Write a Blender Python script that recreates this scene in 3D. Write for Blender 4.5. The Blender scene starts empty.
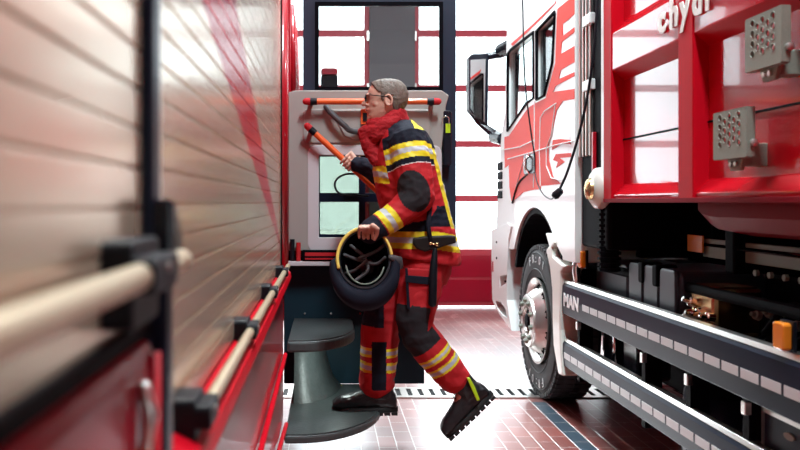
import bpy, bmesh, math, random
from mathutils import Vector, Matrix, noise
from mathutils.geometry import tessellate_polygon
random.seed(7)
SC = bpy.context.scene; COL = SC.collection
F, H = 794.0, 1.36           # focal length in pixels, camera height
V = Vector

# ------------------------------------------------------------------ camera
cam = bpy.data.objects.new('camera', bpy.data.cameras.new('camera')); COL.objects.link(cam)
cam.location = (0, 0, H); cam.rotation_euler = (math.pi/2, 0, 0)
cd = cam.data; cd.sensor_width = 36; cd.lens = 36*F/800; cd.shift_x = 75/800; cd.shift_y = -23/800
cd.clip_start = .02; cd.clip_end = 200
cd.dof.use_dof = True; cd.dof.focus_distance = 4.25; cd.dof.aperture_fstop = 2.8
SC.camera = cam

def P(x, y, Y):      # point seen at x, y that stands at depth Y
    return V(((x-325)*Y/F, Y, H+(202-y)*Y/F))
def S(x, y, X):      # (Y, Z) of a point seen at x, y on the plane X
    Y = X*F/(x-325); return (Y, H+(202-y)*Y/F)

# ------------------------------------------------------------------ materials
def mat(name, col, rough=.5, metal=0, coat=0, spec=.5, bump=0, bscale=40, emit=None, estr=1, alpha=None, var=0, ior=1.5):
    m = bpy.data.materials.new(name); m.use_nodes = True
    nt = m.node_tree; b = nt.nodes['Principled BSDF']
    b.inputs['Base Color'].default_value = (*col, 1); b.inputs['Roughness'].default_value = rough
    b.inputs['Metallic'].default_value = metal; b.inputs['Coat Weight'].default_value = coat
    b.inputs['Coat Roughness'].default_value = .03
    b.inputs['Specular IOR Level'].default_value = spec; b.inputs['IOR'].default_value = ior
    if emit: b.inputs['Emission Color'].default_value = (*emit, 1); b.inputs['Emission Strength'].default_value = estr
    if bump or var:
        tc = nt.nodes.new('ShaderNodeTexCoord'); n = nt.nodes.new('ShaderNodeTexNoise')
        n.inputs['Scale'].default_value = bscale; n.inputs['Detail'].default_value = 4
        nt.links.new(tc.outputs['Object'], n.inputs['Vector'])
        if bump:
            bp = nt.nodes.new('ShaderNodeBump'); bp.inputs['Strength'].default_value = bump; bp.inputs['Distance'].default_value = .004
            nt.links.new(n.outputs['Fac'], bp.inputs['Height']); nt.links.new(bp.outputs['Normal'], b.inputs['Normal'])
        if var:
            mx = nt.nodes.new('ShaderNodeMix'); mx.data_type = 'RGBA'
            mx.inputs[6].default_value = (*[c*(1-var) for c in col], 1); mx.inputs[7].default_value = (*[min(1, c*(1+var)) for c in col], 1)
            nt.links.new(n.outputs['Fac'], mx.inputs[0]); nt.links.new(mx.outputs[2], b.inputs['Base Color'])
    return m

def glass(name, tint, ior=1.45):
    m = bpy.data.materials.new(name); m.use_nodes = True; nt = m.node_tree
    nt.nodes.remove(nt.nodes['Principled BSDF']); out = nt.nodes['Material Output']
    t = nt.nodes.new('ShaderNodeBsdfTransparent'); t.inputs[0].default_value = (*tint, 1)
    g = nt.nodes.new('ShaderNodeBsdfGlossy'); g.inputs['Roughness'].default_value = .02
    mx = nt.nodes.new('ShaderNodeMixShader'); lw = nt.nodes.new('ShaderNodeFresnel'); lw.inputs[0].default_value = ior
    ge = nt.nodes.new('ShaderNodeNewGeometry'); mr = nt.nodes.new('ShaderNodeMapRange')      # same reflectance on both faces of the pane
    mr.inputs[3].default_value = ior; mr.inputs[4].default_value = 1/ior
    nt.links.new(ge.outputs['Backfacing'], mr.inputs[0]); nt.links.new(mr.outputs[0], lw.inputs[0])
    nt.links.new(lw.outputs[0], mx.inputs[0]); nt.links.new(t.outputs[0], mx.inputs[1]); nt.links.new(g.outputs[0], mx.inputs[2])
    nt.links.new(mx.outputs[0], out.inputs[0]); return m

RED = (.46, .005, .016)
M = dict(
 red=mat('fire_red_paint', RED, .32, coat=1),
 red_box=mat('red_container_paint', (.50, .004, .012), .22, coat=1, bump=.03, bscale=6),
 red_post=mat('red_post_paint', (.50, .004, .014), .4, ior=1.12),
 red_matte=mat('red_frame_paint', (.42, .02, .04), .45),
 salmon=mat('orange_red_livery_film', (.85, .05, .03), .5, spec=.15),
 white=mat('white_paint', (.84, .88, .86), .3, coat=.3),
 cream=mat('cream_paint', (.80, .83, .76), .35, coat=.3),
 black=mat('black_plastic', (.006, .007, .011), .45, spec=.5, ior=1.3, bump=.1, bscale=300),
 blackg=mat('black_gloss', (.008, .010, .018), .25, spec=.4),
 navy=mat('navy_black_paint', (.009, .012, .026), .28, spec=.5, ior=1.16),
 under=mat('chassis_black', (.003, .003, .005), .6, spec=.5, ior=1.12),
 rubber=mat('tyre_rubber', (.018, .018, .02), .7, bump=.3, bscale=120),
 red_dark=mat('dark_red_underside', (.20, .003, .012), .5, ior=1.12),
 red_shaded=mat('shade_darkened_red', (.30, .004, .02), .3, ior=1.2, coat=.12),  # fire red with the fender's shade in its colour; reused on gate kick panels
 red_sheen=mat('red_lower_panel_paint', (.36, .004, .014), .3, coat=.35),
 alu=mat('brushed_aluminium', (.75, .72, .68), .28, metal=1),
 steel=mat('galvanised_steel', (.24, .27, .22), .6, metal=.1, bump=.15, bscale=150, var=.15),
 rim=mat('wheel_silver', (.60, .59, .56), .3, metal=.85),
 chrome=mat('chrome', (.9, .9, .9), .08, metal=1),
 gold=mat('brass_fitting', (.72, .52, .25), .25, metal=1),
 gold_tube=mat('champagne_aluminium', (.62, .50, .34), .35, metal=.6),
 orange=mat('orange_grab_bar', (.85, .13, .02), .4, coat=.3),
 orange_l=mat('amber_lens', (.85, .25, .02), .25, coat=.6),
 greige=mat('beige_grey_door_trim', (.37, .36, .33), .5, bump=.08, bscale=200),
 greige_d=mat('grey_moulded_plastic', (.075, .075, .08), .5),
 lightgrey=mat('light_grey_sill', (.62, .62, .64), .4),
 stepd=mat('dark_anti_slip_step', (.045, .055, .055), .38, bump=.25, bscale=60, var=.4),
 stepe=mat('step_edge_grey', (.065, .075, .075), .45),
 doorlow=mat('dark_slate_panel', (.010, .030, .044), .45, ior=1.25, bump=.1, bscale=80),
 lime=mat('lime_reflective_tape', (.55, .85, .02), .4),
 reflect=mat('reflective_grey_tape', (.62, .66, .66), .4, bump=.1, bscale=400),
 wall=mat('light_grey_plaster', (.55, .54, .52), .8, bump=.1, bscale=30),
 ceil=mat('white_ceiling_panels', (.6, .6, .6), .8),
 pillar=mat('dark_grey_pillar', (.10, .10, .11), .6),
 concrete=mat('pale_concrete', (.7, .69, .66), .8, var=.06, bscale=3),
 door_frame=mat('blue_black_frame', (.018, .028, .05), .35, spec=.4),
 cover=mat('moulded_blue_black_cover', (.02, .03, .048), .38),
 glass=glass('clear_glass', (.95, .97, .97)),
 lens=glass('coated_lens', (.9, .92, .92), 1.04),
 glass_t=glass('tinted_glass', (.55, .6, .62)),
 glass_g=glass('greenish_glass', (.40, .44, .40)),
 mirror=mat('mirror_glass', (.8, .82, .84), .02, metal=1),
 led=mat('led_lamp', (1, 1, 1), .3, emit=(.85, 1, .95), estr=14),
 panel_l=mat('fill_lamp_diffuser', (1, 1, 1), .3, emit=(1, .97, .92), estr=9),
 skin=mat('skin', (.68, .40, .30), .5, bump=.1, bscale=120, var=.1),
 hair=mat('grey_brown_hair', (.16, .13, .105), .6, bump=.8, bscale=140, var=.5),
 cloth_red=mat('red_fire_cloth', (.50, .008, .014), .75, bump=.25, bscale=260, var=.15),
 cloth_navy=mat('navy_fire_cloth', (.006, .008, .018), .8, spec=.25, bump=.3, bscale=260),
 cloth_grey=mat('charcoal_patch', (.022, .020, .023), .8, spec=.25, bump=.5, bscale=400),
 yellow=mat('fluorescent_yellow_tape', (.88, .72, .02), .5),
 silver=mat('silver_reflective_tape', (.56, .60, .64), .45),
 scarf=mat('red_knit', (.38, .004, .010), .85, bump=.7, bscale=160, var=.25),
 leather=mat('black_boot_leather', (.012, .012, .014), .38, bump=.3, bscale=90),
 sole=mat('rubber_sole', (.012, .012, .012), .7),
 brown=mat('brown_black_leather', (.016, .012, .011), .5, ior=1.3, bump=.3, bscale=120),
 helmet=mat('helmet_black', (.012, .013, .02), .3, coat=.5),
 hyel=mat('helmet_yellow_trim', (.80, .55, .10), .45),
 piping=mat('white_piping', (.75, .7, .68), .5),
 glove=mat('brown_work_glove', (.28, .09, .055), .7, bump=.3, bscale=200),
)

# ------------------------------------------------------------------ mesh helpers
def obj(name, bm, m, parent=None, smooth=False, bevel=0, ang=35):
    if not isinstance(bm, bpy.types.Mesh):
        bmesh.ops.recalc_face_normals(bm, faces=bm.faces)
        me = bpy.data.meshes.new(name); bm.to_mesh(me); bm.free()
    else: me = bm
    for mm in (m if isinstance(m, (list, tuple)) else [m]):
        if mm: me.materials.append(M[mm] if isinstance(mm, str) else mm)
    o = bpy.data.objects.new(name, me); COL.objects.link(o)
    if smooth:
        me.polygons.foreach_set('use_smooth', [True]*len(me.polygons))
        if smooth != 'all': me.set_sharp_from_angle(angle=math.radians(ang))
    if bevel:
        md = o.modifiers.new('bevel', 'BEVEL'); md.width = bevel; md.segments = 2; md.limit_method = 'ANGLE'; md.angle_limit = math.radians(40)
    if parent: o.parent = parent; o.matrix_parent_inverse = Matrix.Translation(-parent_loc(parent))
    return o
def parent_loc(p): return p.location if p.parent is None else V((0, 0, 0))
def thing(name, label, cat, loc=(0, 0, 0), group=None):
    o = bpy.data.objects.new(name, None); COL.objects.link(o); o.location = loc; o.empty_display_size = .1
    return tag(o, label, cat, group)
def tag(o, label, cat, group=None):
    o['label'] = label; o['category'] = cat
    if group: o['group'] = group
    return o
def struct(name, bm, m, **k):
    o = obj(name, bm, m, **k); o['kind'] = 'structure'; return o
def N(): return bmesh.new()
def box(bm, x0, x1, y0, y1, z0, z1, mi=0):
    vs = [bm.verts.new((x, y, z)) for x in (x0, x1) for y in (y0, y1) for z in (z0, z1)]
    for f in ((0,1,3,2), (4,6,7,5), (0,4,5,1), (2,3,7,6), (0,2,6,4), (1,5,7,3)):
        bm.faces.new([vs[i] for i in f]).material_index = mi
    return bm
def B(*a): return box(N(), *a)
def obox(bm, c, ax, ay, az, sx, sy, sz):     # oriented box, half sizes
    c, ax, ay, az = V(c), V(ax).normalized(), V(ay).normalized(), V(az).normalized()
    vs = [bm.verts.new(c+ax*sx*i+ay*sy*j+az*sz*k) for i in (-1, 1) for j in (-1, 1) for k in (-1, 1)]
    for f in ((0,1,3,2), (4,6,7,5), (0,4,5,1), (2,3,7,6), (0,2,6,4), (1,5,7,3)): bm.faces.new([vs[i] for i in f])
    return bm
def prism(bm, poly, axis, lo, hi, holes=(), mi=0):
    loops = [[V((p[0], p[1], 0)) for p in l] for l in [poly]+list(holes)]
    def mk(a, b, c):
        return {'X': (c, a, b), 'Y': (a, c, b), 'Z': (a, b, c)}[axis]
    flat = [p for l in loops for p in l]
    lo_v = [bm.verts.new(mk(p.x, p.y, lo)) for p in flat]; hi_v = [bm.verts.new(mk(p.x, p.y, hi)) for p in flat]
    if len(loops) == 1:
        bm.faces.new(lo_v).material_index = mi; bm.faces.new(hi_v[::-1]).material_index = mi
    else:
        for t in tessellate_polygon(loops):
            try: bm.faces.new([lo_v[i] for i in t]).material_index = mi; bm.faces.new([hi_v[i] for i in t][::-1]).material_index = mi
            except ValueError: pass
    o = 0
    for l in loops:
        n = len(l)
        for i in range(n):
            j = (i+1) % n
            bm.faces.new([lo_v[o+i], lo_v[o+j], hi_v[o+j], hi_v[o+i]]).material_index = mi
        o += n
    return bm
def rings(bm, rs, cap=True, closed=False, mi=0):       # rs: list of lists of points
    vs = [[bm.verts.new(p) for p in r] for r in rs]; n = len(rs[0])
    pr = list(zip(vs, vs[1:])) + ([(vs[-1], vs[0])] if closed else [])
    for a, b in pr:
        for i in range(n):
            j = (i+1) % n
            bm.faces.new([a[i], a[j], b[j], b[i]]).material_index = mi
    if cap and not closed:
        bm.faces.new(vs[0][::-1]); bm.faces.new(vs[-1])
    return bm
def tube(bm, pts, r, n=12, cap=True, closed=False, mi=0, round_ends=False):
    pts = [V(p) for p in pts]; k = len(pts)
    rr = list(r) if isinstance(r, (list, tuple)) else [r]*k
    if round_ends:
        d0 = (pts[0]-pts[1]).normalized(); d1 = (pts[-1]-pts[-2]).normalized()
        a, b = rr[0], rr[-1]
        pre = [(pts[0]+d0*a*math.sin(t), a*math.cos(t)) for t in (1.45, 1.1, .7, .35)]
        post = [(pts[-1]+d1*b*math.sin(t), b*math.cos(t)) for t in (.35, .7, 1.1, 1.45)]
        pts = [p for p, _ in pre]+pts+[p for p, _ in post]; rr = [q for _, q in pre]+rr+[q for _, q in post]; k = len(pts)
    tang = []
    for i in range(k):
        if closed: t = pts[(i+1) % k]-pts[i-1]
        else: t = pts[min(i+1, k-1)]-pts[max(i-1, 0)]
        tang.append(t.normalized())
    u = tang[0].orthogonal().normalized(); rs = []
    for i in range(k):
        u = (u-tang[i]*u.dot(tang[i])).normalized(); w = tang[i].cross(u)
        rs.append([pts[i]+(u*math.cos(a)+w*math.sin(a))*rr[i] for a in [2*math.pi*q/n for q in range(n)]])
    return rings(bm, rs, cap, closed, mi)
def cyl(bm, a, b, r, n=24, r2=None, mi=0): return tube(bm, [a, b], [r, r if r2 is None else r2], n, mi=mi)
def lathe(bm, prof, c, ax, n=40, mi=0, cap=False):       # prof: (offset along ax, radius)
    ax = V(ax).normalized(); u = ax.orthogonal().normalized(); w = ax.cross(u); c = V(c)
    return rings(bm, [[c+ax*h+(u*math.cos(t)+w*math.sin(t))*max(r, 1e-4) for t in [2*math.pi*q/n for q in range(n)]] for h, r in prof], cap, mi=mi)
def ellips(bm, c, rx, ry, rz, n=16, ax=(1, 0, 0), ay=(0, 1, 0), az=(0, 0, 1)):
    c = V(c); ax, ay, az = V(ax).normalized(), V(ay).normalized(), V(az).normalized(); rs = []
    for k in range(1, n):
        t = math.pi*k/n-math.pi/2
        rs.append([c+az*rz*math.sin(t)+ax*rx*math.cos(t)*math.cos(q)+ay*ry*math.cos(t)*math.sin(q) for q in [2*math.pi*i/(n*2) for i in range(n*2)]])
    return rings(bm, rs)
def spline(pts, n=8):
    pts = [V(p) for p in pts]; out = []
    q = [pts[0]*2-pts[1]]+pts+[pts[-1]*2-pts[-2]]
    for i in range(1, len(q)-2):
        for k in range(n):
            t = k/n; a, b, c, d = q[i-1:i+3]
            out.append(.5*((2*b)+(c-a)*t+(2*a-5*b+4*c-d)*t*t+(3*b-a-3*c+d)*t**3))
    return out+[pts[-1]]
def circ(cx, cy, r, n=14, ry=None): return [(cx+r*math.cos(2*math.pi*i/n), cy+(ry or r)*math.sin(2*math.pi*i/n)) for i in range(n)]
def rrect(x0, x1, y0, y1, r, n=4):
    o = []
    for cx, cy, a in ((x1-r, y1-r, 0), (x0+r, y1-r, 90), (x0+r, y0+r, 180), (x1-r, y0+r, 270)):
        for k in range(n+1):
            t = math.radians(a+90*k/n); o.append((cx+r*math.cos(t), cy+r*math.sin(t)))
    return o
def remesh(bm, voxel, smooth=3, fac=.5):
    bmesh.ops.recalc_face_normals(bm, faces=bm.faces)
    me = bpy.data.meshes.new('tmp'); bm.to_mesh(me); bm.free()
    o = bpy.data.objects.new('tmp', me); COL.objects.link(o)
    r = o.modifiers.new('r', 'REMESH'); r.mode = 'VOXEL'; r.voxel_size = voxel
    if smooth: s = o.modifiers.new('s', 'SMOOTH'); s.iterations = smooth; s.factor = fac
    dg = bpy.context.evaluated_depsgraph_get(); dg.update()
    out = bpy.data.meshes.new_from_object(o.evaluated_get(dg)); bpy.data.objects.remove(o); bpy.data.meshes.remove(me)
    return out
def wrinkle(me, amp, sc, seed=0, aniso=(1, 1, 1)):
    ns = [v.normal.copy() for v in me.vertices]
    for v, nn in zip(me.vertices, ns):
        p = V((v.co.x*aniso[0], v.co.y*aniso[1], v.co.z*aniso[2]))*sc+V((seed, seed, 0))
        q = 1-abs(noise.noise(p))*2.2
        v.co += nn*amp*(q*.7+noise.noise(p*2.3)*.5-.4)
    me.update()
def paint(me, fn):
    for p in me.polygons: p.material_index = fn(p.center, p.normal)
def text(name, body, size, org, xd, yd, m, parent, ext=.0015, bold=.0, sx=1, shear=0):
    c = bpy.data.curves.new('t', 'FONT'); c.body = body; c.size = size; c.extrude = ext; c.offset = bold; c.shear = shear; c.resolution_u = 3
    t = bpy.data.objects.new('t', c); COL.objects.link(t)
    dg = bpy.context.evaluated_depsgraph_get(); dg.update()
    me = bpy.data.meshes.new_from_object(t.evaluated_get(dg)); bpy.data.objects.remove(t)
    xd, yd = V(xd).normalized(), V(yd).normalized(); zd = xd.cross(yd); org = V(org)
    for v in me.vertices: q = v.co.copy(); v.co = org+xd*q.x*sx+yd*q.y+zd*q.z
    me.materials.clear()
    return obj(name, me, m, parent)
# ------------------------------------------------------------------ the hall
def floor_mat():
    m = bpy.data.materials.new('red_clay_floor_tiles'); m.use_nodes = True; nt = m.node_tree; L = nt.links.new
    b = nt.nodes['Principled BSDF']; tc = nt.nodes.new('ShaderNodeTexCoord'); mp = nt.nodes.new('ShaderNodeMapping')
    mp.inputs['Rotation'].default_value = (0, 0, math.pi/2)
    br = nt.nodes.new('ShaderNodeTexBrick'); br.inputs['Scale'].default_value = 1
    br.inputs['Brick Width'].default_value = .2; br.inputs['Row Height'].default_value = .1
    br.inputs['Mortar Size'].default_value = .003; br.inputs['Mortar Smooth'].default_value = .3; br.inputs['Bias'].default_value = 0
    br.inputs['Color1'].default_value = (.42, .085, .065, 1); br.inputs['Color2'].default_value = (.28, .052, .042, 1)
    br.inputs['Mortar'].default_value = (.8, .72, .68, 1)
    L(tc.outputs['Object'], mp.inputs[0]); L(mp.outputs[0], br.inputs['Vector'])
    # one course of blue tiles runs along the parked truck
    sp = nt.nodes.new('ShaderNodeSeparateXYZ'); L(tc.outputs['Object'], sp.inputs[0])
    def cmp(src, lo, hi):
        a = nt.nodes.new('ShaderNodeMath'); a.operation = 'GREATER_THAN'; a.inputs[1].default_value = lo; L(src, a.inputs[0])
        c = nt.nodes.new('ShaderNodeMath'); c.operation = 'LESS_THAN'; c.inputs[1].default_value = hi; L(src, c.inputs[0])
        d = nt.nodes.new('ShaderNodeMath'); d.operation = 'MULTIPLY'; L(a.outputs[0], d.inputs[0]); L(c.outputs[0], d.inputs[1]); return d.outputs[0]
    fx = cmp(sp.outputs[0], 1.403, 1.497); fy = cmp(sp.outputs[1], -6, 5.4)
    mu = nt.nodes.new('ShaderNodeMath'); mu.operation = 'MULTIPLY'; L(fx, mu.inputs[0]); L(fy, mu.inputs[1])
    inv = nt.nodes.new('ShaderNodeMath'); inv.operation = 'SUBTRACT'; inv.inputs[0].default_value = 1; L(br.outputs['Fac'], inv.inputs[1])
    m2 = nt.nodes.new('ShaderNodeMath'); m2.operation = 'MULTIPLY'; L(mu.outputs[0], m2.inputs[0]); L(inv.outputs[0], m2.inputs[1])
    nz = nt.nodes.new('ShaderNodeTexNoise'); nz.inputs['Scale'].default_value = 2.2; nz.inputs['Detail'].default_value = 6; L(tc.outputs['Object'], nz.inputs['Vector'])
    mx0 = nt.nodes.new('ShaderNodeMix'); mx0.data_type = 'RGBA'; mx0.blend_type = 'MULTIPLY'; mx0.inputs[0].default_value = .5
    L(br.outputs['Color'], mx0.inputs[6]); L(nz.outputs['Fac'], mx0.inputs[7])
    mx = nt.nodes.new('ShaderNodeMix'); mx.data_type = 'RGBA'; mx.inputs[7].default_value = (.025, .055, .085, 1)
    L(m2.outputs[0], mx.inputs[0]); L(mx0.outputs[2], mx.inputs[6]); L(mx.outputs[2], b.inputs['Base Color'])
    rr = nt.nodes.new('ShaderNodeMapRange'); rr.inputs[3].default_value = .16; rr.inputs[4].default_value = .34; L(nz.outputs['Fac'], rr.inputs[0]); L(rr.outputs[0], b.inputs['Roughness'])
    b.inputs['Coat Weight'].default_value = 1; b.inputs['Coat Roughness'].default_value = .3; b.inputs['Coat IOR'].default_value = 2.5
    bp = nt.nodes.new('ShaderNodeBump'); bp.invert = True; bp.inputs['Strength'].default_value = .5; bp.inputs['Distance'].default_value = .002
    L(br.outputs['Fac'], bp.inputs['Height']); L(bp.outputs[0], b.inputs['Normal']); L(bp.outputs[0], b.inputs['Coat Normal'])
    return m
WY = 10.25; RY = -9.0; LX, RX = -9.0, 9.0; CZ = 5.4
struct('floor', B(LX, RX, RY, WY+.3, -.2, 0), floor_mat())
struct('ceiling', B(LX, RX, RY, WY+.3, CZ, CZ+.2), 'ceil')
struct('wall_left', B(LX-.2, LX, RY, WY+.3, -.2, CZ+.2), 'wall')
struct('wall_right', B(RX, RX+.2, RY, WY+.3, -.2, CZ+.2), 'wall')
gr_out = struct('floor_outside', B(-30, 30, WY+.3, 40, -.2, -.01), 'concrete')
gr_out2 = struct('floor_outside_rear', B(-30, 30, -40, RY, -.2, -.01), 'concrete')

def folding_door(n, x0, x1, y, flip, nl, top=4.6):
    """red framed glazed folding gate: solid red kick panel, five glazed fields in every leaf"""
    fr = N(); w = (x1-x0)/nl; gl = N(); kp = N(); hg = N()
    zs = [.02, .71, 1.405, 2.11, 2.83, 3.54, top]
    for k in range(nl):
        a, b = x0+k*w, x0+(k+1)*w
        holes = [rrect(a+.065, b-.065, zs[i]+.042, zs[i+1]-.042, .01, 1) for i in range(1, len(zs)-1)]
        prism(fr, [(a, .02), (b, .02), (b, top), (a, top)], 'Y', y, y+.06, holes)
        box(gl, a+.05, b-.05, y+.026, y+.034, .73, top-.03)
        box(kp, a+.045, b-.045, y-.015, y+.001, .07, .36); box(kp, a+.045, b-.045, y-.015, y+.001, .39, .67)
        for z in (.5, 2.83, 1.4, 3.5):
            for q in (a, b): box(hg, q-.03, q+.03, y-.03, y+.001, z-.06, z+.06)
    o = struct('door_%d' % n, fr, 'red_matte', bevel=.004)
    g = obj('glazing', gl, 'glass', o)
    obj('kick_panel', kp, 'red_shaded', o, bevel=.004)
    obj('hinge', hg, 'alu', o, bevel=.003)
    return o
BAY = [(-8.8, -4.45), (-3.85, .57), (1.15, 5.50), (6.07, 8.9)]
for i, (a, b) in enumerate(BAY): folding_door(i+1, a, b, WY, 1, 2 if i == 2 else 4 if i < 3 else 2)
for i, (a, b) in enumerate(BAY[::3]): folding_door(i+5, a, b, RY-.06, 1, 4 if i < 1 else 2)
struct('wall_rear_middle', B(-4.45, 6.07, RY-.3, RY, 0, 4.6), 'wall')
bk = N(); rb = N()
ed = [LX]+[v for p in BAY for v in p]+[RX]
for a, b in zip(ed[::2], ed[1::2]):
    box(bk, a, b, WY-.12, WY+.3, 0, 4.6); (a < -4.5 or a > 5.6) and box(rb, a, b, RY-.3, RY, 0, 4.6)
box(bk, LX, RX, WY, WY+.3, 4.6, CZ); box(rb, LX, RX, RY-.3, RY, 4.6, CZ)
struct('wall_back', bk, 'pillar'); struct('wall_rear', rb, 'pillar')

# slotted steel drain in front of the gates
gr = N(); x0, x1, ya, yb = -1.6, 3.2, 5.50, 5.80
n = 60; hs = [[(x0+(x1-x0)*(i+.3)/n, ya+.05), (x0+(x1-x0)*(i+.72)/n, ya+.05), (x0+(x1-x0)*(i+.72)/n, yb-.05), (x0+(x1-x0)*(i+.3)/n, yb-.05)] for i in range(n)]
prism(gr, [(x0, ya), (x1, ya), (x1, yb), (x0, yb)], 'Z', .001, .008, hs)
dr = thing('floor_drain', 'long slotted steel drain grating set across the red tiled floor', 'drain', (0, 5.65, 0))
obj('grating', gr, 'alu', dr); obj('channel', B(x0+.02, x1-.02, ya+.02, yb-.02, .0002, .001), 'under', dr)

# ------------------------------------------------------------------ world and lamps
w = bpy.data.worlds.new('sky'); SC.world = w; w.use_nodes = True; nt = w.node_tree
bg = nt.nodes['Background']; bg.inputs[0].default_value = (.86, .95, 1, 1); bg.inputs[1].default_value = 4.6
def lamp(x, y, lab):  # unseen fill lamp, added to brighten the sides facing the camera
    t = thing('ceiling_fill_light', lab, 'added fill light', (x, y, CZ), 'added fill lights')
    obj('housing', B(x-.17, x+.17, y-.8, y+.8, CZ-.12, CZ), 'white', t); obj('diffuser', B(x-.15, x+.15, y-.78, y+.78, CZ-.13, CZ-.119), 'panel_l', t)
    ld = bpy.data.lights.new('light', 'AREA'); ld.shape = 'RECTANGLE'; ld.size = .3; ld.size_y = 1.5; ld.energy = 240; ld.color = (.80, .94, 1)
    lo = bpy.data.objects.new('light', ld); COL.objects.link(lo); lo.parent = t; lo.location = (0, 0, -.14)
for x, y in ((.9, 1.5), (.9, 5), (-5, 3), (5.5, 3)): lamp(x, y, 'long white fill light added out of view above the parked fire engines')
sd = bpy.data.lights.new('sun', 'SUN'); sd.energy = 6; sd.angle = math.radians(9); sd.color = (.93, .98, 1)
sn = bpy.data.objects.new('sun', sd); COL.objects.link(sn)
sn.rotation_euler = V((-math.sin(math.radians(12)), math.cos(math.radians(12)), math.tan(math.radians(31)))).to_track_quat('Z', 'Y').to_euler()
SC.view_settings.view_transform = 'Standard'; SC.view_settings.look = 'None'; SC.view_settings.gamma = 1; SC.view_settings.exposure = .12
SC.cycles.max_bounces = 8; SC.cycles.transparent_max_bounces = 16; SC.cycles.sample_clamp_indirect = 8; SC.cycles.caustics_reflective = False

# ------------------------------------------------------------------ left fire engine
PX = -.215                                     # plane of the shutters
T = thing('fire_truck', 'red fire engine close on the left with tan roller shutters and an open cab door', 'fire engine', (-1.4, 3, 0))
bm = N()
box(bm, -2.65, PX-.045, -1.6, 3.98, .35, 3.1)
box(bm, -2.65, -.95, 3.98, 4.84, .35, 3.1)
box(bm, -2.65, -.21, 4.90, 6.3, .9, 3.1)
box(bm, -2.65, -.21, 5.7, 6.3, .5, .9)
obj('body', bm, 'red', T, bevel=.02)
def shutter_mat():
    m = mat('anodised_shutter_slats', (.76, .60, .45), .2, metal=.6)
    nt = m.node_tree; L = nt.links.new; b = nt.nodes['Principled BSDF']
    tc = nt.nodes.new('ShaderNodeTexCoord'); sp = nt.nodes.new('ShaderNodeSeparateXYZ'); L(tc.outputs['Object'], sp.inputs[0])
    # red stripe across the slats: between two slanting lines in (Y, Z)
    def side(p, q):       # positive above the line p-q
        k = (q[1]-p[1])/(q[0]-p[0])
        a = nt.nodes.new('ShaderNodeMath'); a.operation = 'MULTIPLY_ADD'; a.inputs[1].default_value = -k; a.inputs[2].default_value = -(p[1]-k*p[0])
        L(sp.outputs[1], a.inputs[0])
        c = nt.nodes.new('ShaderNodeMath'); c.operation = 'ADD'; L(a.outputs[0], c.inputs[0]); L(sp.outputs[2], c.inputs[1])
        g = nt.nodes.new('ShaderNodeMath'); g.operation = 'GREATER_THAN'; g.inputs[1].default_value = 0; L(c.outputs[0], g.inputs[0]); return g.outputs[0]
    lo = side((1.34, 1.721), (2.78, 1.385)); hi = side((1.90, 1.843), (3.22, 1.368))
    s = nt.nodes.new('ShaderNodeMath'); s.operation = 'SUBTRACT'; L(lo, s.inputs[0]); L(hi, s.inputs[1])
    yy = nt.nodes.new('ShaderNodeMath'); yy.operation = 'GREATER_THAN'; yy.inputs[1].default_value = 1.1; L(sp.outputs[1], yy.inputs[0])
    s2 = nt.nodes.new('ShaderNodeMath'); s2.operation = 'MULTIPLY'; L(s.outputs[0], s2.inputs[0]); L(yy.outputs[0], s2.inputs[1])
    mx = nt.nodes.new('ShaderNodeMix'); mx.data_type = 'RGBA'; mx.inputs[6].default_value = (.76, .60, .45, 1); mx.inputs[7].default_value = (.55, .005, .03, 1)
    L(s2.outputs[0], mx.inputs[0]); L(mx.outputs[2], b.inputs['Base Color'])
    inv = nt.nodes.new('ShaderNodeMath'); inv.operation = 'MULTIPLY_ADD'; inv.inputs[1].default_value = -.55; inv.inputs[2].default_value = .6
    L(s2.outputs[0], inv.inputs[0]); L(inv.outputs[0], b.inputs['Metallic'])
    return m
SHM = shutter_mat()
def shutter(y0, y1, z0, z1):
    bm = N(); p = .046; z = z0; prof = []
    while z < z1:
        prof += [(PX-.004, z), (PX-.0004, z+.0015), (PX, z+.003), (PX+.0001, z+p*.5), (PX, z+p-.004), (PX-.0004, z+p-.0025), (PX-.004, z+p-.002)]; z += p
    prof += [(PX-.03, z), (PX-.03, z0)]
    prism(bm, prof, 'Y', y0, y1)
    return obj('roller_shutter', bm, SHM, T)
sh1 = shutter(-.6, .93, 1.215, 2.6)
sh2 = shutter(1.008, 3.86, 1.035, 2.6)
pm = N(); box(pm, PX-.04, PX+.012, .932, .985, .3, 2.7); obj('shutter_post', pm, 'navy', T, bevel=.008)
obj('lower_post', B(PX-.04, -.188, .94, .985, .3, 1.262), 'navy', T, bevel=.006)
obj('shutter_guide', B(PX-.03, PX+.008, .99, 1.006, 1.3, 2.7), 'alu', T, bevel=.002)
pb = N(); prism(pb, [(.94, 1.365), (.965, 1.36), (1.0, 1.325), (1.015, 1.30), (1.0, 1.28), (.97, 1.265), (.94, 1.255)], 'X', PX-.01, PX+.035); obj('post_foot', pb, 'blackg', T, bevel=.006)
# rear edge trim of the body: dark seal and glossy red edging
obj('door_seal', B(PX-.03, PX+.004, 3.86, 3.90, .97, 2.7), 'under', T)
tr = N(); tube(tr, [(PX+.002, 3.95, .95), (PX+.002, 3.95, 2.7)], .030, 16); obj('red_edge_trim', tr, 'red', T, smooth='all')
tr = N()
for yy, rr in ((4.95, .020), (5.25, .02), (5.6, .018)): tube(tr, [(-.195, yy, 2.0), (-.2, yy, 2.35), (-.215, yy+.06, 2.6)], rr, 12)
obj('cab_edge_trim', tr, 'red', T, smooth='all')
obj('cab_side_strip', B(-.212, -.2, 5.02, 5.16, 1.9, 2.45), 'under', T)
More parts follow.
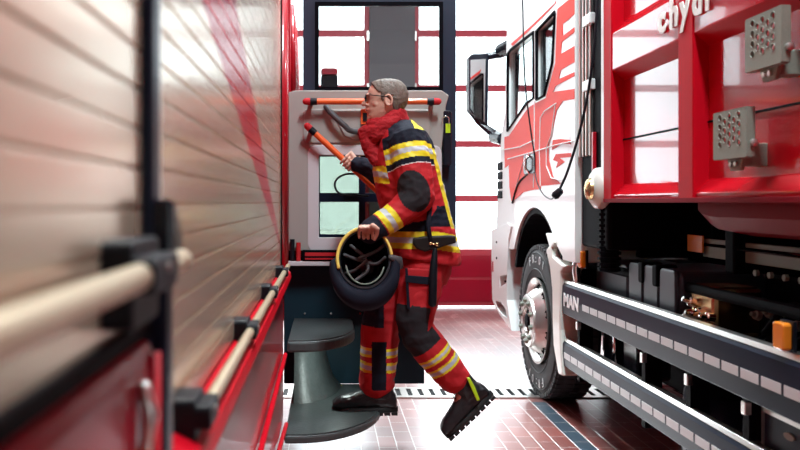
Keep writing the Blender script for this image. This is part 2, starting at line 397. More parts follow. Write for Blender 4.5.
# lower glossy panels and flap edges
obj('fender_panel', B(PX-.04, -.196, -.8, .93, .2, 1.205), 'red_shaded', T, bevel=.02)
obj('lower_panel', B(PX-.04, -.205, 1.035, 3.9, .12, .99), 'red_sheen', T, bevel=.004)
fe = N(); prism(fe, [(-.215, .985), (-.174, .965), (-.168, .985), (-.172, 1.012), (-.215, 1.034)], 'Y', 1.035, 3.97); obj('flap_edge', fe, 'red_post', T, bevel=.003)
fb = N(); tube(fb, [(-.192, 1.6, .62), (-.192, 3.85, .62)], .010, 10, round_ends=True); obj('panel_ridge', fb, 'red_post', T, smooth='all')
fb = N(); tube(fb, [(-.190, 1.6, .50), (-.190, 3.9, .27)], .010, 10, round_ends=True); obj('panel_ridge', fb, 'red_post', T, smooth='all')
gp = N(); box(gp, PX-.03, -.205, .0, .93, 1.205, 1.222); obj('black_seal', gp, 'under', T)
# grab rails on their brackets
RXl = -.178
r1 = N(); tube(r1, [(RXl, -.4, 1.288), (RXl, .985, 1.288)], .0135, 20, round_ends=True); obj('grab_rail', r1, 'gold_tube', T, smooth='all')
r2 = N(); tube(r2, [(RXl, 1.15, 1.052), (RXl, 3.84, 1.052)], .011, 20, round_ends=True); obj('grab_rail', r2, 'gold_tube', T, smooth='all')
def bracket(y, z, s=.035, l=.05):
    bm = N(); prism(bm, rrect(y-l/2, y+l/2, z-s*1.15, z+s*.75, .008, 2), 'X', PX-.01, RXl-.006)
    prism(bm, rrect(y-l/2, y+l/2, z-.018, z+.018, .008, 2), 'X', RXl-.01, RXl+.016)
    o = obj('rail_bracket', bm, 'black', T, bevel=.003)
    b2 = N(); cyl(b2, (RXl+.016, y, z+.005), (RXl+.019, y, z+.005), .005, 8); obj('bolt', b2, 'alu', o)
    return o
bracket(.82, 1.288, .046, .12)
for y in (1.17, 1.92, 2.72, 3.5): bracket(y, 1.052, .036, .085)
# latch hardware on the fender
lt = N(); tube(lt, [(-.19, .83, 1.17), (-.185, .84, 1.135), (-.188, .83, 1.10)], [.007, .009, .006], 10); obj('latch', lt, 'alu', T, smooth='all')
lt = N(); tube(lt, [(-.19, .83, 1.10), (-.188, .85, 1.06), (-.19, .83, 1.02)], [.008, .008, .006], 10); obj('latch_spring', lt, 'orange', T, smooth='all')
fs = N(); tube(fs, [(-.192, .90, .2), (-.192, .90, 1.19)], .006, 8); obj('fender_edge', fs, 'red', T, smooth='all')

# ---- open cab door, standing square to the side of the engine
DY = 4.80
def D(x, y, Y=DY): q = P(x, y, Y); return (q.x, q.z)
door = obj('cab_door', prism(N(), [D(303, -30), D(456, -30), D(456, 236), D(448, 262), D(303, 262)], 'Y', DY, DY+.05,
      [[D(318, 5), D(440, 5), D(440, 88), D(318, 88)], [D(318, 155), D(436, 155), D(436, 237), D(318, 237)]]), 'door_frame', T, bevel=.004)
obj('door_window', B(D(317, 5)[0], D(441, 5)[0], DY+.02, DY+.026, D(0, 89)[1], D(0, 4)[1]), 'glass_w' if 'glass_w' in M else 'glass', door)
obj('window_seal', prism(N(), [D(315, 2), D(443, 2), D(443, 91), D(315, 91)], 'Y', DY-.008, DY+.001, [[D(319, 6), D(439, 6), D(439, 87), D(319, 87)]]), 'under', door)
# inner lining
ln = prism(N(), [D(289, 94), D(296, 92), D(440, 92), D(447, 97), D(444, 108), D(440, 150), D(437, 250), D(289, 250)], 'Y', DY-.075, DY-.002,
      [rrect(D(316, 0)[0], D(430, 0)[0], D(0, 248)[1], D(0, 151)[1], .03, 3)])
obj('door_lining', ln, 'greige', door, bevel=.008)
rp = prism(N(), rrect(D(303, 0, DY-.08)[0], D(431, 0, DY-.08)[0], D(0, 143, DY-.08)[1], D(0, 109, DY-.08)[1], .03, 3), 'Y', DY-.084, DY-.074)
obj('lining_recess', rp, 'greige', door, bevel=.004)
pf = prism(N(), [D(331, 110, 4.72), D(428, 110, 4.72), D(431, 140, 4.72), D(352, 140, 4.72), D(344, 136, 4.72)], 'Y', DY-.095, DY-.082)
obj('lining_pad', pf, 'greige', door, bevel=.006)
# white reveal around the low window
rv = prism(N(), rrect(D(308, 0)[0], D(440, 0)[0], D(0, 251)[1], D(0, 146)[1], .05, 4), 'Y', DY-.078, DY-.0,
      [[D(319, 156), D(435, 156), D(435, 237), D(319, 237)]])
obj('window_reveal', rv, 'lightgrey', door, bevel=.02)
wf = prism(N(), [D(317.5, 154), D(436.5, 154), D(436.5, 237), D(317.5, 237)], 'Y', DY-.045, DY-.02,
      [[D(320, 157), D(358.5, 157), D(358.5, 193), D(320, 193)], [D(320, 202), D(358.5, 202), D(358.5, 234), D(320, 234)],
       [D(365, 157), D(434, 157), D(434, 193), D(365, 193)], [D(365, 202), D(434, 202), D(434, 234), D(365, 234)]])
obj('low_window_frame', wf, 'navy', door, bevel=.003)
obj('low_window_glass', B(D(319, 0)[0], D(435, 0)[0], DY-.036, DY-.030, D(0, 236)[1], D(0, 155)[1]), 'glass_g', door)
# orange bars
def bar(a, b, r=.018):
    t = N(); tube(t, [a, b], r, 20); o = obj('grab_bar', t, 'orange', door, smooth=True)
    d = (b-a).normalized()
    for q, s in ((a, -1), (b, 1)):
        c = N(); tube(c, [q-d*s*.035, q+d*s*.012], r*1.12, 20, round_ends=False); obj('bar_collar', c, 'black', o, smooth=True)
        c = N(); tube(c, [q+d*s*.012, q+d*s*.03], [r*1.2, r*1.1], 20, round_ends=True); obj('bar_end', c, 'cloth_red', o, smooth='all')
        c = N(); cyl(c, q, (q.x, DY-.05, q.z), .014, 12); obj('bar_mount', c, 'black', o, smooth=True)
    return o
bar(P(311, 101.5, 4.64), P(433, 101.5, 4.64)); 
BA, BB = P(311, 129.5, 4.64), P(386, 199, 4.64); bar(BA, BB)
gh = N(); tube(gh, spline([P(326, 107, 4.70), P(331, 113, 4.66), P(344, 125, 4.65), P(352, 131, 4.66), P(372, 132, 4.71)], 6), .017, 14, round_ends=True); obj('door_pull', gh, 'greige_d', door, smooth='all')
sw = N(); prism(sw, rrect(D(360, 0)[0], D(368, 0)[0], D(0, 126)[1], D(0, 111)[1], .005, 2), 'Y', 4.69, 4.72); o = obj('switch_box', sw, 'orange', door, bevel=.002)
obj('switch_rocker', B(D(362, 0)[0], D(366, 0)[0], 4.682, 4.692, D(0, 123)[1], D(0, 115)[1]), 'black', o)
hs_ = N(); tube(hs_, spline([P(362, 175, 4.70), P(347, 174, 4.69), P(337, 179, 4.69), P(335, 187, 4.69), P(341, 194, 4.69), P(356, 195, 4.69), P(368, 196, 4.7)], 8), .0065, 8, round_ends=True); obj('cable_loop', hs_, 'black', door, smooth='all')
lb = N(); prism(lb, rrect(D(441.5, 0)[0], D(449.5, 0)[0], D(0, 166)[1], D(0, 112)[1], .01, 2), 'Y', 4.72, 4.80); o = obj('door_latch', lb, 'blackg', door, bevel=.003)
obj('lime_marker', B(D(443.5, 0)[0], D(448, 0)[0], 4.713, 4.722, D(0, 134)[1], D(0, 125)[1]), 'lime', o)
sh = N(); tube(sh, [P(442.5, 124, 4.7), P(442.5, 118, 4.7), P(446, 116, 4.7), P(449, 118, 4.7), P(449, 124, 4.7)], .003, 6); obj('latch_shackle', sh, 'chrome', o, smooth='all')
# sill, hinges, lower slate panel
sl = N(); box(sl, D(289, 0)[0], D(436, 0)[0], 4.66, DY+.02, .985, 1.01); obj('door_sill', sl, 'lightgrey', door, bevel=.003)
for a, b, y0, y1 in ((305, 352, 252.5, 256), (305, 340, 258, 259.5)):
    obj('sill_tape', B(D(a, 0, 4.66)[0], D(b, 0, 4.66)[0], 4.652, 4.659, D(0, y1, 4.66)[1], D(0, y0, 4.66)[1]), 'cloth_red', door)
obj('sill_skirting', B(D(303, 0)[0], D(436, 0)[0], 4.69, 4.79, 1.01, D(0, 249)[1]), 'under', door)
for a in (293, 299):
    hm = N(); cyl(hm, (D(a, 0)[0], 4.70, 1.012), (D(a, 0)[0], 4.70, 1.14 if a == 293 else 1.12), .014, 12); obj('door_hinge', hm, 'black' if a == 293 else 'cloth_red', door, smooth=True)
obj('hinge_cover', B(D(289, 0)[0], D(303, 0)[0], 4.74, 4.78, 1.01, 1.125), 'under', door)
lp = N(); box(lp, D(284, 0)[0], D(424, 0)[0], 4.78, 4.84, .265, .985); obj('lower_panel', lp, 'doorlow', door, bevel=.006)
for x in (305, 331, 360): 
    b2 = N(); cyl(b2, (D(x, 0)[0], 4.772, .69), (D(x, 0)[0], 4.781, .69), .006, 8); obj('panel_bolt', b2, 'chrome', door)
mh = N(); prism(mh, rrect(D(319, 0)[0]+.01, D(335, 0)[0]+.02, D(0, 93)[1], D(0, 69)[1], .02, 3), 'Y', 5.0, 5.12); o = obj('exterior_mirror', mh, 'black', door, bevel=.01)
mh = N(); prism(mh, rrect(D(319, 0)[0]+.01, D(335, 0)[0]+.02, D(0, 69)[1], D(0, 61)[1]-.01, .02, 3), 'Y', 4.99, 5.13); obj('mirror_cap', mh, 'red_matte', o, bevel=.01)
mh = N(); tube(mh, [(D(322, 0)[0], 5.06, D(0, 88)[1]), (D(312, 0)[0], 4.97, D(0, 92)[1]), (D(310, 0)[0], 4.84, D(0, 92)[1])], .015, 8); obj('mirror_arm', mh, 'black', o)

# ---- swing-out steps under the door
def disc(x0, x1, y0, y1, r, z0, z1, zr):
    """tread with a big rounded front right corner"""
    out = [(x0, y1), (x0, y0)]
    n = 14
    for k in range(n+1):
        t = -math.pi/2+math.pi/2*k/n; out.append((x1-r+r*math.cos(t), y0+zr+zr*math.sin(t)))
    out += [(x1, y1)]
    return prism(N(), out, 'Z', z0, z1)
st = obj('swing_out_steps', disc(-.19, .165, 4.0, 4.775, .30, .60, .655, .42), 'stepe', T, bevel=.012)
obj('upper_tread', disc(-.185, .155, 4.012, 4.77, .29, .653, .662, .41), 'stepd', st, bevel=.002)
obj('lower_step', disc(-.19, .305, 3.72, 4.775, .44, .225, .262, .60), 'stepe', st, bevel=.01)
obj('lower_tread', disc(-.185, .295, 3.732, 4.77, .43, .260, .268, .59), 'stepd', st, bevel=.002)
cn = N()
rs = []
for z, rx, ry in ((.262, .27, .47), (.33, .215, .42), (.45, .18, .37), (.55, .17, .36), (.60, .18, .38)):
    rs.append([V((-.17+rx*max(0, math.cos(t)), 4.76-ry*max(0, math.sin(t)), z)) for t in [math.pi/2*k/16 for k in range(17)]]+[V((-.17, 4.76, z))])
rings(cn, rs); obj('step_column', cn, 'stepd', st, smooth=True, ang=50)
obj('step_lamp', B(.03, .09, 4.26, 4.30, .592, .600), 'led', st)
ld = bpy.data.lights.new('step_light', 'AREA'); ld.size = .06; ld.energy = 2.2; ld.color = (.85, 1, .95)
lo = bpy.data.objects.new('step_light', ld); COL.objects.link(lo); lo.parent = st; lo.location = (.075, 4.27, .585); lo.rotation_euler = (math.radians(20), math.radians(35), 0)
lo.matrix_parent_inverse = Matrix.Translation(-parent_loc(st))
# ------------------------------------------------------------------ right truck
QX = 1.48
R = thing('fire_truck', 'white and red truck on the right with red container body and black side guards', 'truck', (2.7, 4, 0))
def SP(l, X=QX): return [S(x, y, X) for x, y in l]
# cab side panel: outline (Y, Z), windows as holes, wheel arch cut in
WC, WZ, WR = 5.57, .53, .53
def arc(c, z, r, a0, a1, n=14): return [(c+r*math.cos(math.radians(a0+(a1-a0)*k/n)), z+r*math.sin(math.radians(a0+(a1-a0)*k/n))) for k in range(n+1)]
zt = 2.98
arch = arc(5.62, .60, .67, 0, 150)      # from the front of the arch over the top
cab_out = [(4.70, 1.17), (4.70, zt-.05), (4.75, zt), (6.36, zt), (6.47, 2.75), (6.53, 2.1), (6.66, 1.93), (6.74, 1.7), (6.80, 1.4), (6.86, 1.18), (6.86, .98), (6.34, .98)] + \
          [(5.62+.70*math.cos(math.radians(a)), .62+.70*math.sin(math.radians(a))) for a in range(32, 140, 8)] + [(4.95, 1.02), (4.95, 1.0), (4.70, 1.0)]
w1 = SP([(508, 54), (511, 50), (534, 32), (534, 98), (527, 103), (508, 131)])
w2 = SP([(537, 31), (555, 12), (555.5, 14), (553, 62), (545, 95), (537, 100)])
side = prism(N(), cab_out, 'X', QX, QX+.06, [w1, w2]); cab = obj('cab', side, 'white', R, bevel=.006)
bm = N()
box(bm, QX+.06, 3.96, 4.70, 4.76, 1.0, zt-.04)                # rear wall
box(bm, QX+.04, 3.98, 4.76, 6.40, zt-.06, zt)                 # roof

box(bm, QX+.06, 3.98, 6.62, 6.80, .5, 1.88)                   # front
obj('cab_shell', bm, 'white', cab, bevel=.01)
obj('cab_floor', B(QX+.06, 3.96, 4.76, 6.6, 1.3, 1.36), 'under', cab)
obj('cab_far_side', prism(N(), cab_out, 'X', 3.92, 3.98, [w1, w2]), 'white', cab)
ap = N(); 
for xx in (QX+.07, 3.90): tube(ap, [(xx, 6.6, 1.9), (xx, 6.50, 2.6), (xx, 6.40, 2.93)], .045, 10)
obj('windscreen_pillar', ap, 'black', cab)
obj('windscreen', prism(N(), [(6.65, 1.88), (6.42, 2.93), (6.41, 2.93), (6.64, 1.88)], 'X', QX+.08, 3.9), 'glass', cab)
obj('side_window', prism(N(), w1, 'X', QX+.025, QX+.031), 'glass', cab)
obj('rear_side_window', prism(N(), w2, 'X', QX+.025, QX+.031), 'glass_t', cab)
fr = N()
for lp_ in (w1, w2): tube(fr, [(QX-.002, y, z) for y, z in lp_], .012, 6, closed=True)
obj('window_rubber', fr, 'under', cab)
it = N(); box(it, QX+.12, QX+.16, 5.1, 5.8, 1.9, 2.7); box(it, QX+.3, 3.6, 4.78, 4.95, 1.25, 2.95); obj('cab_interior', it, 'under', cab, bevel=.04)
# livery film: orange-red with gaps imitating pale reflected streaks
def film(pts, t=.002): 
    l = SP(pts, QX-.001); return prism(N(), l, 'X', QX-.001-t, QX-.001)
lv = film([(504.5, 137), (509, 136), (528, 108), (536, 103), (546, 98), (555.5, 63), (557.5, 9), (566, 2), (574.5, -4), (574.5, 14), (568, 20), (563, 24), (563, 36), (574.5, 27), (574.5, 32), (562, 42), (561, 54), (574.5, 46), (574.5, 62), (561, 70), (559, 79), (574.5, 72), (574.5, 76), (556, 86), (553, 92), (574.5, 89), (574.5, 99), (563, 101), (557, 110), (553, 128), (549, 145), (549, 160), (553, 176), (561, 184), (541, 186), (541, 189), (533, 190), (524, 192), (516, 199), (511.5, 201), (509.5, 186), (509, 165), (505, 168), (504.5, 150)])
obj('livery_film', lv, 'salmon', cab)
lv = film([(511, 44), (530, 27), (555, 3), (556, 0), (556, 3), (540, 20), (513, 46)]); obj('livery_film', lv, 'salmon', cab)
# flame shaped pieces of the livery behind the door
for pl in ([(553, 140), (561, 139), (571, 140), (571, 144), (561, 144), (556, 148), (552, 150)], [(556, 154), (571, 153), (571, 157), (560, 158), (565, 162), (556, 168), (558, 162), (553, 160)]):
    obj('livery_film', film(pl), 'salmon', cab)
# star emblem
cy, cz = S(557, 160, QX)
# door seams, white lines on film
sm_ = N()
def seam(pts, r=.004): tube(sm_, [(QX-.004, *S(x, y, QX)) for x, y in pts], r, 6)
seam([(502, 150), (520, 147), (535, 140)]); seam([(508, 159), (530, 153), (556, 145), (574, 141)])
seam([(535, 101), (535, 142), (534, 188)]); seam(spline([(0, 541, 186), (0, 541, 120), (0, 545, 112), (0, 556, 104)], 4) and [(541, 186), (540, 150), (541, 118), (545, 111), (557, 103)])
seam([(556, 104), (552, 135), (547, 148), (547, 166), (552, 178), (562, 180)]); seam([(513, 200), (523, 165), (528, 153)])
obj('door_seam', sm_, 'white', cab)
# door handle
hd = N(); prism(hd, rrect(*sorted((S(536, 0, QX)[0], S(525, 0, QX)[0])), S(530, 174, QX)[1], S(530, 154, QX)[1], .03, 3), 'X', QX-.012, QX-.001); o = obj('door_handle', hd, 'blackg', cab, bevel=.003)
h2 = N(); a = S(531, 155, QX); b_ = S(531, 173, QX); tube(h2, [(QX-.012, *a), (QX-.04, a[0], a[1]-.03), (QX-.04, b_[0], b_[1]+.03), (QX-.012, *b_)], .011, 8); obj('handle_grip', h2, 'chrome', o, smooth='all')
# front corner: grille slats, bumper with steps
gs = N()
for k in range(4): box(gs, QX-.006, QX+.01, 6.62, 6.80, 1.39+k*.08, 1.455+k*.08)
obj('corner_grille', gs, 'under', cab, bevel=.006)
# bumper corner with two foot steps
bp = SP([(492.5, 230), (508.5, 223), (512.5, 226), (509.5, 240), (508.2, 270), (507.8, 300), (513, 331), (506, 322), (497, 309), (493.3, 300), (492.5, 260)])
hA = SP([(500.5, 276), (508, 275), (507.6, 283), (500.8, 287)]); hB = SP([(496.5, 301), (501.5, 302), (506.5, 309), (508, 318), (502, 313), (497, 306)])
bm_ = obj('bumper', prism(N(), bp, 'X', QX-.01, QX+.34, [hA, hB]), 'white', R, bevel=.012)
ft = N()
for q, z in ((6.55, .88), (6.7, .70), (6.65, .5)): box(ft, QX+.03, QX+.3, 6.5, 6.98, z-.012, z)
obj('foot_tread', ft, 'under', bm_)
obj('front_bumper', B(QX+.3, 3.98, 6.86, 7.06, .38, 1.15), 'white', bm_, bevel=.03)
obj('red_reflector', B(QX-.014, QX-.008, 6.93, 6.98, .75, .84), 'red', bm_)
for y_ in (242, 258):
    h2 = N(); q = S(498, y_, QX); cyl(h2, (QX-.016, q[0], q[1]), (QX-.009, q[0], q[1]), .01, 10); obj('bumper_bolt', h2, 'under', bm_)
# mudguard and side skirt
mg = SP([(547.5, 233), (554, 233), (556.5, 243), (553.5, 248), (554.5, 256), (561, 262), (566.5, 266), (562.5, 272), (562.5, 283), (562, 330), (564.5, 376), (560.5, 374), (555.5, 345), (554.6, 320), (554.2, 290), (552, 268), (548, 250), (551, 246)])
obj('mudguard', prism(N(), mg, 'X', QX-.015, QX+.12), 'cream', R, bevel=.01)
wl = N()
prism(wl, [(5.62+.70*math.cos(math.radians(a)), .62+.70*math.sin(math.radians(a))) for a in range(20, 165, 8)]+[(5.62+.66*math.cos(math.radians(a)), .62+.66*math.sin(math.radians(a))) for a in range(164, 19, -8)], 'X', QX+.02, 2.2)
box(wl, 2.2, 2.26, 4.7, 6.5, .3, 1.25); obj('wheel_arch', wl, 'under', R)
fg = N()  # far-side tanks and boxes added to block the bright floor beyond
for y in (.4, 2.2): box(fg, 3.3, 3.9, y, y+1.6, .3, 1.0)
box(fg, 3.9, 3.96, -.4, 4.9, .25, .95); box(fg, 2.12, 3.2, -.3, 3.3, .5, .95); box(fg, 2.3, 2.9, -.4, 6.6, .12, .6)
box(fg, 1.62, 1.66, 1.0, 4.9, .95, 1.0)
obj('underside_blockers', fg, 'under', R, bevel=.04)
for yy in (WC,):
    q = N(); lathe(q, [(0, .2), (0, .5), (.03, .53), (.27, .53), (.3, .5), (.3, .2)], (3.65, yy, WZ), (1, 0, 0), 40); obj('wheel', q, 'rubber', R, smooth=True)
# radiator grille column behind the cab, dark fairing
gc = N()
for y_ in (4.66, 4.60, 4.54, 4.48): box(gc, QX+.01, QX+.05, y_-.009, y_+.009, 1.62, 2.95)
obj('air_intake_slats', gc, 'alu', R, bevel=.006)
for z in (2.02, 2.39): obj('slat_clip', B(QX-.004, QX+.03, 4.43, 4.56, z-.03, z+.03), 'white', R, bevel=.006)
fa = N(); box(fa, QX+.03, QX+.6, 4.24, 4.68, 1.1, 2.95); obj('rear_fairing', fa, 'under', R, bevel=.02)
obj('fairing_edge', B(QX+.01, QX+.03, 4.415, 4.44, 1.42, 1.75), 'red', R, bevel=.003)
bl = N(); lathe(bl, [(-.03, .02), (-.03, .10), (0, .115), (.03, .11), (.05, .085), (.06, 0)], (1.50, 4.31, 1.435), (-1, 0, 0), 28); o = obj('air_filter_cap', bl, 'cream', R, smooth=True)
b2 = N(); lathe(b2, [(0, .06), (.015, .055), (.025, .03), (.03, 0)], (1.44, 4.31, 1.43), (-1, 0, 0), 20); obj('cap_fitting', b2, 'gold', o, smooth=True)
cr = N(); tube(cr, [(1.55, 4.33, z) for z in (1.35, 1.0)], .05, 10)
for k in range(12): cyl(cr, (1.55, 4.33, 1.33-.03*k), (1.55, 4.33, 1.315-.03*k), .062, 12)
obj('corrugated_hose', cr, 'under', R)

# ---- front wheel
wh = N(); ax = V((-1, 0, 0)); c = V((QX+.005, WC, WZ))
lathe(wh, [(-.30, .30), (-.30, .44), (-.285, .49), (-.26, .517), (-.24, .527), (-.05, .527), (-.03, .517), (-.012, .495), (-.002, .45), (0, .40), (-.006, .34), (-.02, .30), (-.30, .30)], c, ax, 72)
tyre = obj('wheel', wh, 'rubber', R, smooth=True, ang=40)
gv = N()
for k in range(64):       # tread blocks
    t = 2*math.pi*k/64; d = V((0, math.cos(t), math.sin(t))); e = V((0, -math.sin(t), math.cos(t)))
    for j, xo in enumerate((.045, .105, .165, .225)): obox(gv, c+V((xo+.0, 0, 0))+d*.526, (1, .25*(-1)**j, 0), d, e, .024, .007, .019)
    obox(gv, c+V((.018, 0, 0))+d*.512, (1, 0, 0), d, e, .012, .014, .018)
obj('tyre_tread', gv, 'rubber', tyre)
for r_ in (.475, .36):
    g2 = N(); 
    rs = []
    for k in range(72):
        t = 2*math.pi*k/72; d = V((0, math.cos(t), math.sin(t))); q = c+V((-.001 if r_ == .36 else .004, 0, 0))+d*r_
        rs.append([q-d*.004, q+ax*.004, q+d*.004])
    rings(g2, rs, closed=True); obj('tyre_ring', g2, 'rubber', tyre)
rimb = N(); lathe(rimb, [(-.10, .20), (-.07, .25), (-.03, .275), (.0, .298), (.008, .300), (.006, .288), (-.01, .27), (-.05, .245), (.015, .215), (.04, .195), (.055, .185)], c, ax, 60)
rim = obj('rim', rimb, 'rim', tyre, smooth=True, ang=50)
for k in range(10):
    t = 2*math.pi*(k+.5)/10; d = V((0, math.cos(t), math.sin(t)))
    h2 = N(); lathe(h2, [(0, .027), (.004, .030), (.006, .024), (.001, .02)], c+ax*.0+d*.236+ax*-.015, ax*.9+d*.55, 14, cap=True); obj('rim_hole', h2, 'under', rim)
hb = N(); lathe(hb, [(.03, .17), (.055, .185), (.068, .182), (.073, .165), (.073, .105), (.063, .10), (.03, .095), (.02, .0)], c, ax, 48)
hub = obj('hub', hb, 'rim', tyre, smooth=True, ang=40)
for k in range(10):
    t = 2*math.pi*k/10+.2; d = V((0, math.cos(t), math.sin(t)))
    nb = N(); lathe(nb, [(0, .021), (.008, .020), (.009, .015), (.018, .014), (.021, .008), (.021, 0)], c+ax*.072+d*.142, ax, 6); obj('wheel_nut', nb, 'steel', hub)
hc = N(); lathe(hc, [(.02, .095), (.055, .075), (.06, .05), (.075, .045), (.078, 0)], c, ax, 30); obj('hub_cap', hc, 'under', hub, smooth=True)
# raised lettering on the side wall
def ringtext(s, r, a0, step, size, name='tyre_lettering'):
    for k, ch in enumerate(s):
        if ch == ' ': continue
        t = math.radians(a0-k*step)      # angle seen from outside, clockwise
        up = V((0, -math.cos(t), math.sin(t))); rt = V((0, -math.sin(t), -math.cos(t)))
        # seen from -X, picture right is -Y
        text(name, ch, size, c+up*r+ax*.0045-rt*size*.3, rt, up, 'reflect', tyre, ext=.001)
ringtext('FR:01', .405, 112, 11.5, .085)
ringtext('FR:01', .405, 292, 11.5, .085)

# ---- cab mirror
mi = N(); loop = [P(468, 58, 7.0), P(486, 56.5, 7.0), P(503, 54.5, 6.9), P(509, 51, 6.75)]
mo = N(); prism(mo, [ (q.x, q.z) for q in [P(467.5, 58, 7), P(471, 55, 7), P(487.5, 55, 7), P(486.5, 127, 7), P(475, 119, 7), P(467.5, 110, 7)]], 'Y', 6.93, 7.08)
mirr = obj('wing_mirror', mo, 'blackg', R, bevel=.012)
obj('mirror_glass', prism(N(), [(q.x, q.z) for q in [P(470.5, 60, 6.92), P(485.5, 59, 6.92), P(484.5, 122, 6.92), P(476, 117, 6.92), P(470.5, 108, 6.92)]], 'Y', 6.918, 6.929), 'mirror', mirr)
mo = N(); tube(mo, [P(470, 59, 7), P(487, 56.5, 7), P(503, 54, 6.95), P(510, 49, 6.8)], .032, 10); obj('mirror_arm', mo, 'blackg', mirr, smooth=True); mo = N(); tube(mo, [P(470, 110, 7), P(478, 122, 7), P(494, 134, 6.95), P(500, 137, 6.85)], [.022, .024, .04, .04], 10)
obj('mirror_arm', mo, 'blackg', mirr, smooth=True)
mo = N(); tube(mo, [P(500, 50, 6.9), P(511, 44, 6.7)], .05, 8); obj('mirror_joint', mo, 'blackg', mirr, smooth=True)
mo = N(); tube(mo, [P(494, 137, 6.95), P(503, 139, 6.75)], .055, 8); obj('mirror_joint', mo, 'blackg', mirr, smooth=True)

# ---- red container body
Y0, Y1 = -.5, 4.14
BX = QX-.005
bm = N()
prof = [(BX+.01, 1.375), (BX+.005, 1.395), (BX+.06, 1.45), (BX+.06, 1.99), (BX+.002, 2.04), (BX+.002, 2.225), (BX+.06, 2.285), (BX+.06, 2.95), (BX+.1, 3.0), (3.9, 3.0), (3.9, 1.375)]
prism(bm, prof, 'Y', Y0, Y1); box_ = obj('container', bm, 'red_box', R, bevel=.004)
for a, b in ((4.08, 4.2), (3.175, 3.315), (2.27, 2.41), (1.36, 1.5)):
    q = N(); prism(q, [(BX-.003, 1.37), (BX-.003, 2.96), (BX+.12, 2.96), (BX+.12, 1.37)], 'Y', a, b); obj('container_post', q, 'red_post', box_, bevel=.008)
ov = N(); prism(ov, [(BX+.001, 2.036), (BX+.001, 2.041), (BX+.07, 2.0), (BX+.07, 1.975), (BX+.058, 1.985)], 'Y', Y0, Y1); obj('overhang_shade_strip', ov, 'red_post', box_)  # strip added over the overhang's slope; matte, so it reads as shaded
se = N(); box(se, BX+.055, BX+.0585, Y0, Y1, 1.676, 1.684); obj('panel_seam', se, 'under', box_)
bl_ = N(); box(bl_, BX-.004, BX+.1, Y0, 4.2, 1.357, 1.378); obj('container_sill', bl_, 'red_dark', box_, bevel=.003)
wx = N(); box(wx, BX+.0, BX+.02, 4.2, 4.245, 1.4, 2.96); obj('container_corner', wx, 'white', box_, bevel=.004)
for ch_, yy in zip('chydr', (3.50, 3.385, 3.28, 3.175, 3.07)): text('container_lettering', ch_, .165, (BX-.006, yy, 2.103), (0, -1, 0), (0, 0, 1), 'cream', box_, bold=.007, ext=.002)
# folding perforated steps
def folding_step(ya, yb, za, zb, X):
    sx = X; pl = N()
    w_, h_ = yb-ya, zb-za; hs_ = []; k = 0
    for r_ in range(7):
        nn = 2 if r_ % 2 else 3
        for q in range(nn):
            fy = (q+.5)/3+(1/6 if nn == 2 else 0); hs_.append(circ(ya+w_*(.06+.88*fy), zb-h_*(.11+.098*r_), .0105, 10))
    hs_ = [h for h in hs_]
    prism(pl, [(ya, za), (yb, za), (yb, zb), (ya, zb)], 'X', sx, sx+.004, hs_)
    box(pl, sx, sx+.03, ya-.004, ya, za, zb); box(pl, sx, sx+.03, yb, yb+.004, za, zb); box(pl, sx, sx+.03, ya, yb, zb-.001, zb+.003); box(pl, sx, sx+.03, ya, yb, za-.003, za)
    s = obj('folding_step', pl, 'steel', box_)
    rg = N()
    for h in hs_:
        cy = sum(p[0] for p in h)/len(h); cz = sum(p[1] for p in h)/len(h)
        lathe(rg, [(0, .0128), (.0012, .0122), (.0015, .0112), (0, .0105)], (sx, cy, cz), (-1, 0, 0), 10)
    obj('grip_rim', rg, 'steel', s, smooth=True)
    hg = N(); cy = (ya+yb)/2
    prism(hg, [(cy-.055, za), (cy-.035, za-.045), (cy+.035, za-.045), (cy+.055, za)], 'X', sx+.02, sx+.035); box(hg, sx+.03, BX+.062, cy-.035, cy+.035, za-.03, za+.05)
    obj('hinge_bracket', hg, 'steel', s, bevel=.003)
    for d_ in (-.016, .016):
        b3 = N(); cyl(b3, (sx+.021, cy+d_, za-.022), (sx+.010, cy+d_, za-.022), .009, 6); obj('hinge_bolt', b3, 'alu', s)
    b3 = N(); lathe(b3, [(0, .014), (.008, .013), (.012, .006), (.012, 0)], (sx+.024, ya-.004, za+.045), (0, -1, 0), 12); obj('side_rivet', b3, 'rim', s, smooth=True)
folding_step(2.475, 2.68, 1.798, 1.972, 1.42)
folding_step(2.68, 2.90, 1.515, 1.68, 1.42)

# ---- side guards
def guard(za, zb, y0, y1, top, name):
    q = N(); X = QX
    prism(q, [(X+.03, za), (X, za+.012), (X-.004, (za+zb)/2), (X, zb-.03), (X+.012, zb-.012), (X+.035, zb), (X+.06, zb), (X+.06, za)], 'Y', y0, y1)
    o = obj(name, q, 'navy', R, bevel=.002)
    e = N(); prism(e, [(X+.006, zb-.012), (X+.016, zb+.004), (X+.05, zb+.004), (X+.05, zb-.006), (X+.02, zb-.006), (X+.010, zb-.016)], 'Y', y0+.003, y1-.002); obj('guard_top_edge', e, top, o, bevel=.001)
    return o
g1 = guard(.655, .872, -.4, 4.95, 'alu', 'side_guard'); g2_ = guard(.335, .51, -.4, 4.95, 'alu', 'side_guard')
def stripes(o, z0, z1, ys, n, X=QX-.0052):
    y = ys
    for k in range(n):
        obj('reflective_stripe', prism(N(), [(y-.116, z0), (y, z0), (y, z1), (y-.116, z1)], 'X', X, X+.003), 'reflect', o); y -= .1335
stripes(g1, .737, .772, 4.555, 26); stripes(g2_, .398, .434, 4.90, 26)
text('guard_lettering', 'MAN', .108, (QX-.0045, 4.915, .722), (0, -1, 0), (0, 0, 1), 'white', g1, bold=.0045, sx=1.22, ext=.001)
